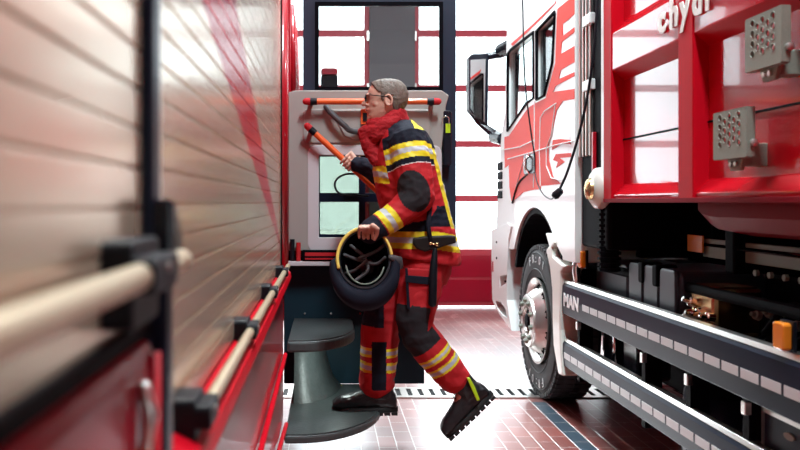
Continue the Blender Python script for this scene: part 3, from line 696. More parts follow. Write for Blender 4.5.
for y in (4.7, 3.74, 3.28, 2.83, 1.9):
    k_ = N(); box(k_, QX+.02, QX+.10, y-.02, y+.02, .3, .86); obj('guard_bracket', k_, 'under', R)
    k_ = N(); box(k_, QX+.005, QX+.03, y-.022, y+.008, .605, .652); obj('bracket_cap', k_, 'alu', R, bevel=.004)

# ---- under the container
ch = N(); box(ch, 2.0, 2.12, -.5, 6.9, .75, 1.02); box(ch, 3.2, 3.32, -.5, 6.9, .75, 1.02)
for y in (.5, 2, 3.2, 4.2): box(ch, 2.0, 3.3, y, y+.12, .78, 1.0); box(ch, 1.75, 3.6, y+.2, y+.28, 1.05, 1.36)
obj('chassis_frame', ch, 'under', R, bevel=.01)
en = N(); box(en, 2.15, 3.2, 4.6, 6.8, .55, 1.15); box(en, 2.3, 3.0, 3.4, 4.6, .5, .95); obj('drive_train', en, 'under', R, bevel=.06)
def rbox(name, x0, x1, y0, y1, z0, z1, r, m, parent=R):
    q = N(); prism(q, rrect(y0, y1, z0, z1, r, 5), 'X', x0, x1); return obj(name, q, m, parent, bevel=r*.35)
# battery box: ribbed moulded cover
bb = rbox('battery_box', QX+.12, 2.0, 3.58, 4.16, .72, 1.045, .05, 'cover')
rbb = N()
for y in (3.68, 3.87, 4.06): prism(rbb, rrect(y-.088, y+.088, .73, 1.05, .03, 4), 'X', QX+.105, QX+.13)
obj('cover_rib', rbb, 'cover', bb, bevel=.01)
for y in (3.81, 3.98):
    q = N(); prism(q, rrect(y-.035, y+.02, .955, 1.06, .015, 3), 'X', QX+.095, QX+.2); obj('cover_clip', q, 'under', bb, bevel=.008)
rbox('fluid_tank', QX+.16, 2.0, 4.30, 4.82, .70, 1.02, .07, 'cover')
v = N(); tube(v, spline([(1.55, 4.86, .86), (1.53, 4.84, .97), (1.56, 4.8, 1.03), (1.62, 4.76, 1.02)], 5), .025, 10, round_ends=True); obj('filler_neck', v, 'chrome', R, smooth='all')
# valve cluster, brass and chrome
vc = obj('valve_block', B(QX+.15, QX+.36, 3.33, 3.55, .79, 1.0), 'gold', R, bevel=.02)
for i in range(9):
    q = N(); yy, zz = 3.34+.026*i, .82+random.random()*.16; lathe(q, [(0, .022), (.03, .020), (.034, .012), (.06, .011), (.062, 0)], (QX+.15, yy, zz), (-1, random.uniform(-.3, .3), random.uniform(-.2, .4)), 12); obj('valve', q, ('chrome', 'gold', 'rim')[i % 3], vc, smooth=True)
q = N(); cyl(q, (QX+.2, 3.44, .78), (QX+.2, 3.44, .86), .10, 24); obj('valve_bowl', q, 'gold', vc, smooth=True)
# pipes and hoses
for i in range(7):
    a = V((random.uniform(1.62, 1.9), random.uniform(3.2, 2.7), random.uniform(.75, .9))); q = N()
    tube(q, spline([a, a+V((.05, -.1, .12)), a+V((.1, -.3, .06)), a+V((.2, -.55, .1))], 6), .012+.006*random.random(), 8); obj('hose', q, 'blackg' if i % 2 else 'under', R, smooth='all')
for i in range(6):
    q = N(); y = 3.2-.09*i; z = .90+.02*(i % 3); lathe(q, [(0, .02), (.02, .018), (.022, .01), (.04, .009), (.04, 0)], (1.75, y, z), (-1, -.2, .3), 10); obj('hose_fitting', q, 'steel', R, smooth=True)
# lower tanks seen between the guards
for y0, y1 in ((4.45, 4.63), (4.12, 4.32)): rbox('filter_housing', QX+.14, QX+.32, y0, y1, .42, .66, .04, 'blackg')
q = N(); cyl(q, (QX+.12, 4.38, .35), (QX+.12, 4.38, .72), .012, 8); obj('clamp_rod', q, 'chrome', R, smooth='all')
for y in (3.62, 3.1, 2.72): 
    q = N(); lathe(q, [(-.5, .10), (-.49, .14), (-.4, .16), (.0, .16), (.05, .14), (.06, .0)], (QX+.33, y, .48), (0, -.35, 1) if False else (-.1, -.3, 1), 26); obj('air_tank', q, 'navy', R, smooth=True)
tb = rbox('tool_box', QX+.055, QX+.5, 1.4, 2.78, .25, .645, .01, 'navy')
obj('box_edge', B(QX+.05, QX+.057, 1.4, 2.785, .628, .642), 'alu', tb)
obj('box_edge', B(QX+.05, QX+.057, 2.772, 2.785, .25, .64), 'alu', tb)
for k in range(6):
    q = N(); prism(q, circ(2.62-.13*k, .585, .03, 14, .012), 'X', QX+.049, QX+.056); obj('box_marking', q, 'steel', tb)
# steel track rail with bolts under the container
tr = N(); box(tr, 1.80, 1.83, 1.0, 3.78, 1.165, 1.185); box(tr, 1.80, 1.82, 1.0, 3.78, 1.10, 1.15); orail = obj('mounting_rail', tr, 'steel', R, bevel=.003)
for k in range(20):
    q = N(); cyl(q, (1.80, 3.3-.105*k, 1.065), (1.785, 3.3-.105*k, 1.065), .014, 6); obj('rail_bolt', q, 'steel', orail)
q = N(); cyl(q, (1.72, 1.0, 1.15), (1.72, 3.3, 1.165), .008, 8); obj('rail_rod', q, 'chrome', R, smooth='all')
obj('data_plate', B(1.78, 1.79, 3.75, 3.9, 1.12, 1.2), 'orange_l', R)
obj('steel_plate', B(1.56, 1.57, 2.28, 2.46, 1.19, 1.26), 'steel', R, bevel=.004)
# dark red rounded belly of the container
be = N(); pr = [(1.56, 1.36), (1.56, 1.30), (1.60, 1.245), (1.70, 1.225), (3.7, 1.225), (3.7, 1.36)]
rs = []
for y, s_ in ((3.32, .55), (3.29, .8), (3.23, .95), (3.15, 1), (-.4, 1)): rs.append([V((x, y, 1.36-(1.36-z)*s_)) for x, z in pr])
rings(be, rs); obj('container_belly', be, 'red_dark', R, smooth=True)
def marker(x, y, z, s=1.0, par=R):
    q = N(); prism(q, rrect(y-.032*s, y+.032*s, z-.045*s, z+.045*s, .01, 2), 'X', x-.03, x); o = obj('marker_lamp', q, 'orange_l', par, bevel=.006)
    obj('lamp_base', B(x, x+.012, y-.037*s, y+.037*s, z-.05*s, z+.05*s), 'black', o)
marker(QX+.02, 2.58, .925); marker(QX+.06, 4.72, 1.02, 1.1)
q = N(); cyl(q, (QX+.03, 2.58, .85), (QX+.03, 2.58, .89), .01, 8); obj('lamp_bracket', q, 'alu', R)
# rear wheel (mostly behind the guards)
# charging cables hanging from the hall ceiling
def cable(pts, r, label):
    o = obj('charging_cable', tube(N(), pts, r, 8), 'black', smooth='all'); tag(o, label, 'cable'); return o
top = P(601, -45, 4.2); top.z = CZ
c1 = spline([P(600, -300, 4.25), P(599, -80, 4.25), P(597, 10, 4.25), P(590, 80, 4.3), P(580, 130, 4.35), P(568, 170, 4.42), P(559, 191, 4.45)], 8)
o = cable(c1, .0075, 'thick black cable curving down from the ceiling to a plug beside the cab')
q = N(); lathe(q, [(-.03, .008), (-.02, .02), (.02, .024), (.035, .016), (.04, 0)], P(558, 193, 4.45), (-.5, .1, -.5), 14); obj('plug', q, 'black', o, smooth=True)
q = N(); tube(q, spline([P(557, 194, 4.45), P(551, 199, 4.6), P(543, 194, 4.8), P(537, 182, 5.0), P(534, 166, 5.2)], 6), .004, 6); obj('thin_lead', q, 'black', o, smooth='all')
cable(spline([P(522, -280, 5.2), P(522, -60, 5.2), P(523, 20, 5.2), P(525, 80, 5.2), P(530, 125, 5.2), P(535, 158, 5.2)], 8), .005, 'thin black cable hanging down across the cab window to the door handle')
q = N()
arcl = obj('arch_trim', tube(q, spline([(QX-.004, *S(529, 173, QX)), (QX-.006, *S(519, 184, QX)), (QX-.005, *S(513, 203, QX))], 6), .008, 6), 'under', R, smooth='all')
# ------------------------------------------------------------------ the firefighter
MY = 4.15
NH, FH = 3.97, 4.33          # depth of the near and far shoulder
def W(x, y, Y=MY): return P(x, y, Y)
def hring(x0, x1, y, hw, Y=MY, n=28, e=2.3, tilt=0, xoff=0):
    """horizontal superellipse ring at picture height y between x0 and x1, half width hw"""
    out = []; cx, a = (x0+x1)/2, (x1-x0)/2
    for k in range(n):
        t = 2*math.pi*k/n; c, s = math.cos(t), math.sin(t)
        u = math.copysign(abs(c)**(2/e), c); w_ = math.copysign(abs(s)**(2/e), s)
        q = P(cx+a*u, y+tilt*u, Y); out.append(V((q.x, Y+hw*w_, q.z)))
    return out
HEAD = [(80.2, 384, 391, .018), (81.2, 378, 397, .045), (83.5, 373, 401.5, .060), (87, 370, 405, .070), (91, 368.2, 406.5, .075), (95, 367.4, 407.3, .077), (97.5, 367.4, 407.3, .0765),
        (100, 368.2, 407, .076), (103, 368, 406.3, .074), (106, 367.8, 405, .071), (108.5, 367.6, 403.5, .068), (110.5, 367, 402, .064), (113, 367.8, 400, .060), (116, 367.6, 397, .052), (119, 368.6, 394, .044), (121, 371, 391, .032)]
HY = 4.13
def head_bm(off=0, bm=None):
    bm = bm or N(); rs = []
    for y, a, b, hw in HEAD: rs.append(hring(a-off*190, b+off*190, y-(off*190 if y < 84 else 0), hw+off, HY, 32, 2.25))
    return rings(bm, rs)
def limb(bm, pts, rr, n=14): return tube(bm, pts, rr, n, round_ends=True)
def grip(bm, C, D, R_, pn, wrist, palm=.085, fr=.0085, sp=.0215, arcd=235, thumb=1, curl=1):
    """a hand closed round a bar through C along D; pn points from the bar to the palm"""
    D = V(D).normalized(); pn = (V(pn)-D*V(pn).dot(D)).normalized(); T_ = D.cross(pn)*curl
    rad = R_+fr
    pc = C+pn*(R_+.014)
    for i, (ln, rs_) in enumerate(((.88, 1.0), (1.0, 1.03), (.95, 1.0), (.78, .88))):
        o = D*sp*(1.5-i); n_ = 9; pts = []
        for k in range(n_+1):
            a = math.radians(-20+arcd*ln*k/n_); pts.append(C+o+pn*math.cos(a)*rad+T_*math.sin(a)*rad)
        pts = [C+o*.92+pn*(rad+.004)-T_*.045]+pts
        limb(bm, pts, [fr*1.15]+[fr*rs_*(1.06-.02*k) for k in range(n_+1)], 10)
    # palm slab
    for o in (-.032, -.011, .011, .032):
        limb(bm, [C+D*o+pn*(R_+.013)-T_*.008, C+D*o*.95+pn*(R_+.017)-T_*.045, wrist+(C+D*o*.5-wrist)*.12], [.0115, .0145, .017], 10)
    # thumb leaves the side of the palm near its base
    b0 = C+D*.03+pn*(R_+.02)-T_*.055
    limb(bm, [b0, b0+D*.022-pn*.012+T_*.012, C+D*.05-T_*(rad+.004)-pn*.002, C+D*.040-pn*(rad+.006)-T_*.008], [.014, .012, .0105, .009], 10)

bd = N(); head_bm(0, bd)
# face: brow, nose, lips, chin, ears
def hp(x, y, dy=0): q = P(x, y, HY); return V((q.x, HY+dy, q.z))
limb(bd, [hp(368.6, 95.6, -.03), hp(367.4, 95.2, -.012), hp(367.4, 95.2, .012), hp(368.6, 95.6, .03)], [.007, .009, .009, .007], 8)
limb(bd, [hp(368.6, 97), hp(365.6, 101), hp(363.4, 104.2)], [.008, .0095, .0115], 10)
for s in (-1, 1): limb(bd, [hp(366.2, 105, s*.010), hp(367.5, 105.4, s*.016)], [.0075, .007], 8)
limb(bd, [hp(368, 106.5), hp(367, 109)], [.010, .011], 8)
limb(bd, [hp(369.4, 109.6, -.024), hp(367.4, 109.5, -.008), hp(367.4, 109.5, .008), hp(369.4, 109.6, .024)], [.004, .0062, .0062, .004], 8)
limb(bd, [hp(369.6, 112.2, -.021), hp(367.8, 112.2, -.008), hp(367.8, 112.2, .008), hp(369.6, 112.2, .021)], [.004, .0062, .0062, .004], 8)
ellips(bd, hp(370.6, 118), .019, .024, .016)
for s in (-1, 1): ellips(bd, hp(372.3, 98.8, s*.034), .012, .013, .011); ellips(bd, hp(376, 105, s*.042), .024, .024, .022)
for s in (-1, 1):
    ec = hp(387.4, 102, s*.077)
    rs_ = [ec+V((.017*math.cos(t), s*(.006+.005*math.cos(t)), .027*math.sin(t)-.004*math.cos(t))) for t in [2*math.pi*k/16 for k in range(16)]]
    tube(bd, rs_, .0058, 8, closed=True); ellips(bd, ec+V((-.004, -s*.002, -.003)), .013, .007, .024)
# neck, trunk, pelvis
limb(bd, [W(388, 112), W(393, 122), W(399, 138)], [.055, .058, .075])
rings(bd, [hring(384, 424, 132, .15), hring(382, 428, 145, .18), hring(381, 432, 170, .16), hring(388, 438, 200, .14), hring(392, 446, 235, .15), hring(394, 448, 258, .15)])
# arms
nS, nE, nW = W(408, 142, 3.99), W(419, 199, 3.93), W(380, 226, 3.90)
fS, fE, fW = W(402, 142, 4.30), W(386, 178, 4.47), P(355, 163, 4.60)
limb(bd, [nS, nE], [.055, .042]); limb(bd, [nE, nW], [.043, .028]); limb(bd, [fS, fE], [.055, .042]); limb(bd, [fE, fW], [.042, .028])
gC = BA+(BB-BA)*.49; gD = (BB-BA).normalized()
limb(bd, [fW, gC+V((.055, -.03, .005))], [.028, .024]); 
grip(bd, gC, gD, .018, V((.45, -1.0, .35)), gC+V((.06, -.035, .01)), curl=1)
# helmet rim grip
HC = P(364.5, 258.5, 3.86)       # helmet centre
rimp = P(366, 234.5, 3.80)
limb(bd, [nW, P(371, 233, 3.87)], [.028, .026])
grip(bd, rimp, V((1, 0, .0)), .010, V((.1, .25, 1)), P(371, 232, 3.87), curl=-1, arcd=200)
# legs
nH, nK, nA = W(420, 250, 4.07), W(416, 328, 4.04), W(464, 388, 4.05)
fH_, fK, fA = W(418, 250, 4.24), W(378, 322, 4.22), W(378, 392, 4.20)
for a, k_, c_ in ((nH, nK, nA), (fH_, fK, fA)): limb(bd, [a, k_], [.075, .055]); limb(bd, [k_, c_], [.055, .038])
limb(bd, [nA, W(455, 420, 4.05)], [.035, .03]); limb(bd, [fA, W(350, 403, 4.20)], [.034, .028])
me = remesh(bd, .0034, 2, .4)
person = obj('person', me, 'skin', smooth='all')
tag(person, 'man in red and navy firefighting gear climbing the steps to the open cab', 'person')

# hair: cap over the skull behind the hairline
hb = head_bm(.0055)
bmesh.ops.subdivide_edges(hb, edges=hb.edges, cuts=2, use_grid_fill=True)
def hairy(p):
    x = p.x*F/HY+325; y = 202-(p.z-H)*F/HY; b_ = abs(p.y-HY)
    if y < 84.5: return True
    if y < 94: return x > 371.5+(y-84.5)*.75-b_*8
    if y < 103: return x > 379.5 and not (383 < x < 391.5 and y > 97 and b_ > .05) and x > 379+(y-94)*.25
    if y < 113.5: return x > 391+(y-103)*.25
    return False
kill = [f for f in hb.faces if not hairy(f.calc_center_median())]
bmesh.ops.delete(hb, geom=kill, context='FACES')
for v_ in hb.verts: v_.co += (v_.co-P(387, 97, HY)).normalized()*(noise.noise(v_.co*70)*.004)
ho = obj('hair', hb, 'hair', person, smooth='all'); md = ho.modifiers.new('s', 'SOLIDIFY'); md.thickness = .006; md.offset = -1
# eyes, brows, lips colour
for s in (-1, 1):
    e = N(); ellips(e, hp(371.2, 98.8, s*.031), .0105, .0105, .0085, 8); obj('eye', e, mat('eye_white', (.7, .68, .66), .2) if s < 0 else bpy.data.materials['eye_white'], person, smooth='all')
    e = N(); tube(e, [hp(368.3, 95.2, s*.020), hp(369.3, 94.3, s*.034), hp(372.3, 94.6, s*.052)], [.003, .004, .002], 6); obj('eyebrow', e, 'hair', person, smooth='all')
e = N(); tube(e, [hp(370.6, 111, -.026), hp(366.6, 110.9, -.008), hp(366.6, 110.9, .008), hp(370.6, 111, .026)], .0022, 6); obj('mouth', e, mat('lip', (.25, .07, .06), .5), person, smooth='all')
# glasses
gl = N()
for s in (-1, 1):
    tube(gl, [hp(365.0+(2.2 if 0 else 0)+abs(0), 98.8, s*.033)+V((abs(math.cos(t))*0+.006*max(0, s*math.cos(t)*s), .024*math.cos(t), .017*math.sin(t))) for t in [2*math.pi*k/20 for k in range(20)]], .0022, 6, closed=True)
    tube(gl, [hp(365.4, 97, s*.058), hp(368, 96.6, s*.072), hp(378, 97.8, s*.081), hp(386, 98.6, s*.083), hp(388.5, 101, s*.08)], .0024, 6)
tube(gl, [hp(365, 98, -.010), hp(364.8, 97.2, 0), hp(365, 98, .010)], .0022, 6)
glo = obj('glasses', gl, 'black', person, smooth='all')
for s in (-1, 1):
    l = N(); prism(l, circ(HY+s*.033, hp(365, 98.8).z, .023, 16, .016), 'X', hp(365, 0).x-.0006, hp(365, 0).x+.0006); obj('lens', l, 'lens', glo)

# ---- jacket
j = N()
rings(j, [hring(386, 412, 121, .075), hring(383, 418, 126, .13), hring(379, 426, 133, .185), hring(376, 432, 143, .205), hring(373.5, 436, 156, .205), hring(373, 440, 172, .195), hring(376, 445, 192, .185),
          hring(380, 450, 212, .185, tilt=1), hring(383, 455, 230, .195, tilt=2), hring(385, 459, 245, .205, tilt=4), hring(386, 460.5, 256, .208, tilt=6), hring(388, 459, 259.5, .203, tilt=6)])
nS2 = W(407, 141, 4.0); nE2 = W(417, 197, 3.94); nC = W(370.5, 231.5, 3.89)
limb(j, [W(402, 136, 4.07), nS2, W(411, 160, 3.98), W(415, 180, 3.955), nE2], [.085, .098, .099, .093, .086])
limb(j, [nE2, W(404, 209, 3.93), W(390, 219, 3.915), nC], [.088, .074, .068, .062])
limb(j, [W(400, 136, 4.22), W(398, 145, 4.31), W(390, 168, 4.42), fE], [.085, .095, .088, .078])
limb(j, [fE, W(371, 169, 4.54), P(358, 164.5, 4.59)], [.076, .058, .046])
jm = remesh(j, .0048, 4, .5)
wrinkle(jm, .0055, 13, 3, (1, 1, 1.6))
def uv_px(c): return c.x*F/c.y+325, 202-(c.z-H)*F/c.y
def seg(c, a, b):
    d = b-a; t = (c-a).dot(d)/d.length_squared; tc = max(0, min(1, t)); return t, (c-(a+d*tc)).length
# materials: 0 red 1 navy 2 yellow 3 silver 4 charcoal 5 piping
def band(v, a, b):           # yellow-silver-yellow between a and b
    if a < v < b:
        q = (v-a)/(b-a); return 3 if .34 < q < .66 else 2
    return None
def ell(c):
    x, y = uv_px(c); return ((x-414-(y-192)*.15)/16.5)**2+((y-191)/21)**2 < 1
def pj(c, n):
    x, y = c.x*F/MY+325, 202-(c.z-H)*F/MY
    tu, du = seg(c, nS2, nE2); tf, df = seg(c, nE2, nC); t2, d2 = seg(c, fS, fE); t3, d3 = seg(c, fE, fW)
    near = c.y < 4.07
    if min(d3, 9) < .085 and c.y > 4.44: return 1
    if near and df < .098 and (tf > .08 and df < du+.005):
        if tf > .80: return 1
        b_ = band(tf, .50, .78)
        if b_: return b_
        if ell(c): return 4
        return 0
    if near and du < .125 and tu > -.12:
        s = (c-nS2).dot((W(424, 132)-W(386, 148)).normalized())     # along the slanted band
        v_ = tu+ (c.x-nS2.x)*-.05
        if tu < .10: return 1
        b_ = band(tu, .10, .37)
        if b_: return b_
        if tu < .47: return 1
        if tu < .485: return 5
        return 4 if ell(c) else 0
    if c.y > 4.3 and d2 < .12 and t2 > -.1:
        b_ = band(t2, .35, .6)
        return b_ if b_ else (1 if t2 < .9 else 0)
    # torso
    yb = y-max(0, x-430)*.18
    b_ = band(yb, 230, 247)
    if b_: return b_
    if 214 < yb <= 230 and x < 424 and x > 384: return 1
    if x < 394 and 167 < y < 184: return band(y+(x-380)*-.25, 167, 184) or 0
    back = 436+(y-150)*.26
    if 150 < y < 228 and back-9 < x < back+4: return 3 if back-4 < x < back else 2
    if y < 132 and 410 < x < 421 and c.y < 4.2: return 2
    if y < 152 and x > 386: return 1
    if x > 424 and 206 < y < 226 and x < back-9: return 1
    return 0
paint(jm, pj)
jk = obj('jacket', jm, ['cloth_red', 'cloth_navy', 'yellow', 'silver', 'cloth_grey', 'piping'], person, smooth='all')

# ---- scarf / hood round the neck
s_ = N()
def loop(cx, cy, ax_, ay_, tilt, r, ph=0):
    pts = []
    for k in range(28):
        t = 2*math.pi*k/28; u = math.cos(t); q = W(cx+ax_*u, cy-tilt*u+1.2*math.sin(3*t+ph)); pts.append(V((q.x, MY+ay_*math.sin(t), q.z)))
    tube(s_, pts, [r*(1+.12*math.sin(4*2*math.pi*k/28+ph)) for k in range(28)], 12, closed=True)
loop(386, 121, 15.5, .085, 6.5, .032, 0); loop(383.5, 127, 18.5, .098, 7.5, .036, 1.5); loop(384, 134, 17.5, .10, 6.0, .032, 3)
limb(s_, [W(368, 134, 4.12), W(371, 147, 4.10), W(376, 160, 4.08)], [.05, .05, .035])
sm = remesh(s_, .005, 4, .5); wrinkle(sm, .005, 26, 9, (1, 1, 2))
obj('scarf', sm, 'scarf', person, smooth='all')

# ---- trousers
t = N()
rings(t, [hring(389, 451, 246, .16), hring(389, 452, 258, .165), hring(390, 450, 272, .165), hring(394, 446, 284, .15)])
limb(t, [W(424, 262, 4.07), W(420, 290, 4.05), W(414, 322, 4.03), W(418, 334, 4.03), W(437, 357, 4.04), W(453, 377, 4.05)], [.115, .112, .094, .092, .092, .084], 20)
limb(t, [W(413, 262, 4.24), W(396, 292, 4.23), W(381, 320, 4.21), W(379, 350, 4.20), W(377, 381, 4.20)], [.118, .112, .104, .102, .096], 20)
tm = remesh(t, .0048, 4, .5)
wrinkle(tm, .007, 9, 21, (1, 1, 1.5))
kA, kB = W(418, 332, 4.03), W(455, 380, 4.05)
hA_, hB_ = W(424, 262, 4.07), W(415, 326, 4.03)
def pt(c, n):
    x, y = c.x*F/c.y+325, 202-(c.z-H)*F/c.y
    t1, d1 = seg(c, hA_, hB_); t2, d2 = seg(c, kA, kB)
    tf_, df_ = seg(c, W(379, 325, 4.2), W(377, 381, 4.2)); th_, dh_ = seg(c, W(413, 262, 4.24), W(381, 320, 4.21))
    if min(d1, d2) < min(df_, dh_) and c.y < 4.17:
        if d2 < d1 and t2 > .02:
            for a, b in ((.40, .52), (.60, .74)):
                if a < t2 < b: return 3 if a+.035 < t2 < b-.04 else 2
            if t2 < .26 and c.x < (kA+(kB-kA)*t2).x+.06: return 4
            return 0
        if t1 > .70 and c.x < (hA_+(hB_-hA_)*t1).x+.055: return 4
        return 0
    if tf_ > 0:
        front = c.x < W(385, 300, 4.2).x and c.x > W(370.5, 300, 4.2).x and c.y < 4.2
        if front and .25 < tf_ < 1.1: return 1
        for a, b in ((.37, .53), (.62, .80)):
            if a < tf_ < b: return 3 if a+.05 < tf_ < b-.05 else 2
        return 0
    return 1 if (th_ > .45 and c.x < W(383, 300, 4.2).x) else 0
paint(tm, pt)
tro = obj('trousers', tm, ['cloth_red', 'cloth_navy', 'yellow', 'silver', 'cloth_grey'], person, smooth='all')
pk = N(); ya = 3.95
prism(pk, [(P(a, b, ya).x, P(a, b, ya).z) for a, b in ((406, 268), (430, 269), (432, 308), (409, 309))], 'Y', 3.945, 3.975); obj('pocket', pk, 'cloth_red', tro, bevel=.008)
pk = N(); prism(pk, [(P(a, b, ya).x, P(a, b, ya).z) for a, b in ((405, 275), (431, 277), (431, 285), (405, 282))], 'Y', 3.934, 3.948); obj('pocket_flap', pk, 'cloth_navy', tro, bevel=.003)
pk = N(); prism(pk, [(P(a, b, ya).x, P(a, b, ya).z) for a, b in ((405, 268), (407.5, 268), (410, 309), (407, 309))], 'Y', 3.938, 3.95); obj('pocket_edge', pk, 'cloth_navy', tro, bevel=.002)

# ---- belt pouch with brass buckle and a baton hanging from it
po = N(); Yp = 3.925
prism(po, [(P(a, b, Yp).x, P(a, b, Yp).z) for a, b in ((413.5, 238), (424, 236.5), (450, 235.5), (456, 236), (456.5, 243), (448, 245), (436, 249), (425, 252), (417, 249), (413, 244))], 'Y', Yp, Yp+.05)
pch = obj('belt_pouch', po, 'brown', person, bevel=.008)
bu = N()
for k in (-1, 1): ellips(bu, P(434+k*3.2, 244+k*.6, Yp-.004), .009, .005, .009, 8)
cyl(bu, P(431, 243.5, Yp-.005), P(437, 244.6, Yp-.005), .005, 8); obj('buckle', bu, 'gold', pch, smooth='all')
bt = N(); tube(bt, [P(435, 250, 3.93), P(434, 262, 3.92), P(433, 280, 3.91), P(432.5, 303, 3.91)], [.012, .018, .021, .021], 12, round_ends=True); obj('baton', bt, 'black', pch, smooth='all')
bt = N(); tube(bt, [P(431, 246, 3.93), P(428, 225, 3.93), P(430, 205, 3.96)], .012, 8); obj('belt_strap', bt, 'cloth_navy', pch, smooth='all')

# ---- boots
def boot(ank, toe, up, lat, sc=1.0, shaft=.13):
    """ank: point over the heel at ankle height; toe and up: axes of the foot"""
    toe, up, lat = V(toe).normalized(), V(up).normalized(), V(lat).normalized()
    base = ank-up*.105*sc; b_ = N()
    def fr_(u, h0, h1, w_, n=18):
        out = []
        for k in range(n):
            a = 2*math.pi*k/n; c_, s1 = math.cos(a), math.sin(a)
            out.append(base+toe*u*sc+lat*w_*sc*math.copysign(abs(c_)**.8, c_)+up*sc*((h0+h1)/2+(h1-h0)/2*math.copysign(abs(s1)**.8, s1)))
        return out
    rings(b_, [fr_(-.088, .03, .07, .02), fr_(-.08, .022, .10, .034), (fr_(-.05, .02, .13, .042)), fr_(0, .02, .14, .044), fr_(.05, .02, .125, .044), fr_(.10, .018, .112, .048), fr_(.15, .018, .098, .052), fr_(.19, .018, .09, .05), fr_(.215, .02, .078, .042), fr_(.232, .026, .06, .026)])
    tube(b_, [base+up*.08*sc+toe*-.015*sc, base+up*.14*sc+toe*-.016*sc, base+up*(.14+shaft)*sc-toe*.02*sc], [.060*sc, .058*sc, .066*sc], 18)
    m_ = remesh(b_, .004, 4, .5); wrinkle(m_, .003, 24, 5)
    o_ = obj('boot', m_, 'leather', person, smooth='all')
    # sole: outlined slab with cleats
    out = []
    for k in range(28):
        a = 2*math.pi*k/28; u = .07+.165*math.cos(a); w_ = (.046+.010*math.cos(a-.0)-.006*math.cos(2*a))*math.sin(a); out.append((u, w_))
    s1 = N()
    rings(s1, [[base+toe*u*sc+lat*w_*sc*f+up*h*sc for u, w_ in out] for h, f in ((.006, .97), (.012, 1.05), (.024, 1.06), (.032, .98))])
    so = obj('sole', s1, 'sole', o_, smooth=True)
    for k in range(9):
        cl = N(); u = -.075+.036*k
        w_ = .036+.012*math.sin(min(1, max(0, (u+.09)/.3))*2.6)
        obox(cl, base+toe*u*sc+up*.002*sc, toe, lat, up, .0145*sc, w_*1.02*sc, .007*sc)
        obj('sole_tread', cl, 'sole', so)
    # laces
    la = N()
    for k in range(5):
        q = base+toe*(.085-.022*k)*sc+up*(.11+.019*k)*sc; tube(la, [q+lat*-.028*sc, q+up*.004+toe*.004, q+lat*.028*sc], .003, 6)
    obj('laces', la, 'cloth_navy', o_)
    return o_, base
b1, _ = boot(W(379, 391.5, 4.20), (-1, 0, 0), (0, 0, 1), (0, 1, 0), 1.06, .09)
def pdir(dx, dy): return V((dx, 0, -dy)).normalized()
nb_, base2 = boot(W(467, 392.5, 4.05), pdir(-.72, .69)+V((0, -.0, 0)), pdir(-.69, -.72), (0, 1, 0), 1.0, .08)
ys = N()
qa = W(465, 384, 3.985)
prism(ys, [(P(a, b, 3.975).x, P(a, b, 3.975).z) for a, b in ((467, 378), (470, 378), (475, 387), (480, 400), (477, 401), (472, 390))], 'Y', 3.972, 3.99); obj('yellow_tab', ys, 'lime', nb_, bevel=.003)

# ------------------------------------------------------------------ helmet held at his side, its open underside to the camera
hx = thing('helmet', 'black fire helmet with yellow edge and neck cloth hanging from the man\'s lowered hand', 'helmet', tuple(HC))
opn = V((-.12, -.93, .34)).normalized()      # direction the opening faces
uu = V((1, 0, 0)); uu = (uu-opn*uu.dot(opn)).normalized(); vv = opn.cross(uu)*-1
if vv.z < 0: vv = -vv
Rh, Rv = .128, .150
def hring2(s, d, inner=0, n=36): return [HC+uu*(Rh*s-inner)*math.cos(a)+vv*(Rv*s-inner)*math.sin(a)-opn*d for a in [2*math.pi*k/n for k in range(n)]]
sh_ = N()
prof = [(1.0, 0), (1.03, .04), (.98, .09), (.84, .14), (.58, .18), (.28, .2), (.02, .205)]
rings(sh_, [hring2(s, d) for s, d in prof]+[hring2(s, d, .006) for s, d in prof[::-1] if s > .1]+[hring2(.97, .0, .006), hring2(1, 0)], cap=False)
obj('shell', sh_, 'helmet', hx, smooth=True, ang=50)
ye = N(); pts = [HC+uu*(Rh+.004)*math.cos(a)+vv*(Rv+.004)*math.sin(a)+opn*.004 for a in [math.radians(70+k*6) for k in range(22)]]
tube(ye, pts, .0085, 10, round_ends=True); obj('yellow_edge', ye, 'hyel', hx, smooth='all')
ye = N(); pts = [HC+uu*(Rh+.004)*math.cos(a)+vv*(Rv+.004)*math.sin(a)+opn*.004 for a in [math.radians(66-k*6) for k in range(11)]]
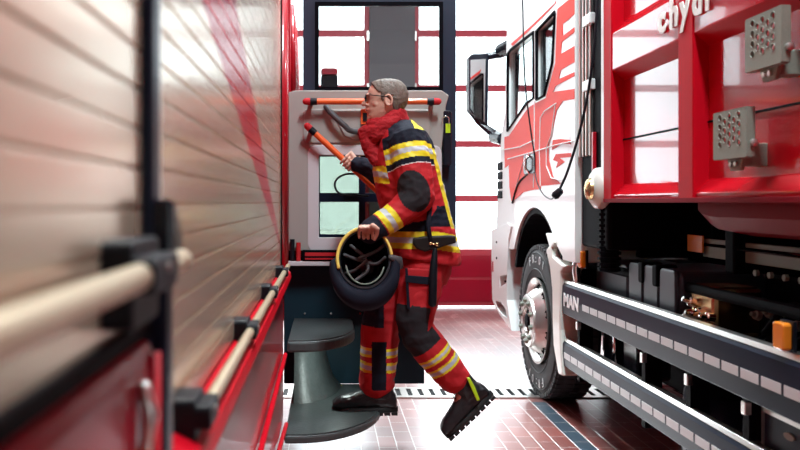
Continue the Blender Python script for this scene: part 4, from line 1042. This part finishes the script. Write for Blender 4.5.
tube(ye, pts, .0075, 10, round_ends=True); obj('yellow_edge', ye, 'hyel', hx, smooth='all')
li = N(); rings(li, [hring2(s, d+.012, .022) for s, d in prof[:5]]+[hring2(.3, .16, .0)], cap=False); obj('liner', li, 'under', hx, smooth='all')
hn = N()
def hpnt(a, b, d): return HC+uu*a+vv*b-opn*d
for pts in ([(-.10, .03, .03), (-.04, .015, .07), (.05, -.01, .07), (.10, .01, .03)], [(-.07, .08, .04), (-.01, .03, .07), (.01, -.04, .07), (-.05, -.10, .04)], [(-.03, .02, .06), (.05, .05, .06), (.10, .08, .04)], [(.0, -.0, .06), (-.05, -.04, .06), (-.10, -.06, .04)]):
    tube(hn, spline([hpnt(*p) for p in pts], 5), .009, 8, round_ends=True)
obj('harness', hn, 'greige_d', hx, smooth='all')
hn = N(); tube(hn, [hpnt(.095*math.cos(a), .115*math.sin(a)-.005, .035) for a in [math.radians(190+k*9) for k in range(18)]], .0045, 8, round_ends=True); obj('head_band', hn, 'steel', hx, smooth='all')
cu = N(); rs = []
for k, (s, d, dz) in enumerate(((1.0, .01, 0), (1.14, -.01, -.02), (1.28, .0, -.04), (1.26, .05, -.055), (.95, .13, -.03))):
    rs.append([HC+uu*Rh*s*math.cos(a)*1.03+vv*(Rv*s*math.sin(a))-opn*d+V((0, 0, dz*1.0)) for a in [math.radians(172+k2*196/30) for k2 in range(31)]])
for a, b in zip(rs, rs[1:]):
    va = [cu.verts.new(p) for p in a]; vb = [cu.verts.new(p) for p in b]
    for i in range(30): cu.faces.new([va[i], va[i+1], vb[i+1], vb[i]])
bmesh.ops.remove_doubles(cu, verts=cu.verts, dist=.0005)
co = obj('neck_cloth', cu, 'cloth_navy', hx, smooth='all'); md = co.modifiers.new('s', 'SOLIDIFY'); md.thickness = .008; md.offset = 0
vs_ = N(); tube(vs_, [hpnt(.13, -.0, .0), hpnt(.165, -.01, .02), hpnt(.17, -.03, .05)], [.016, .022, .016], 10, round_ends=True); obj('visor_hinge', vs_, 'greige_d', hx, smooth='all')
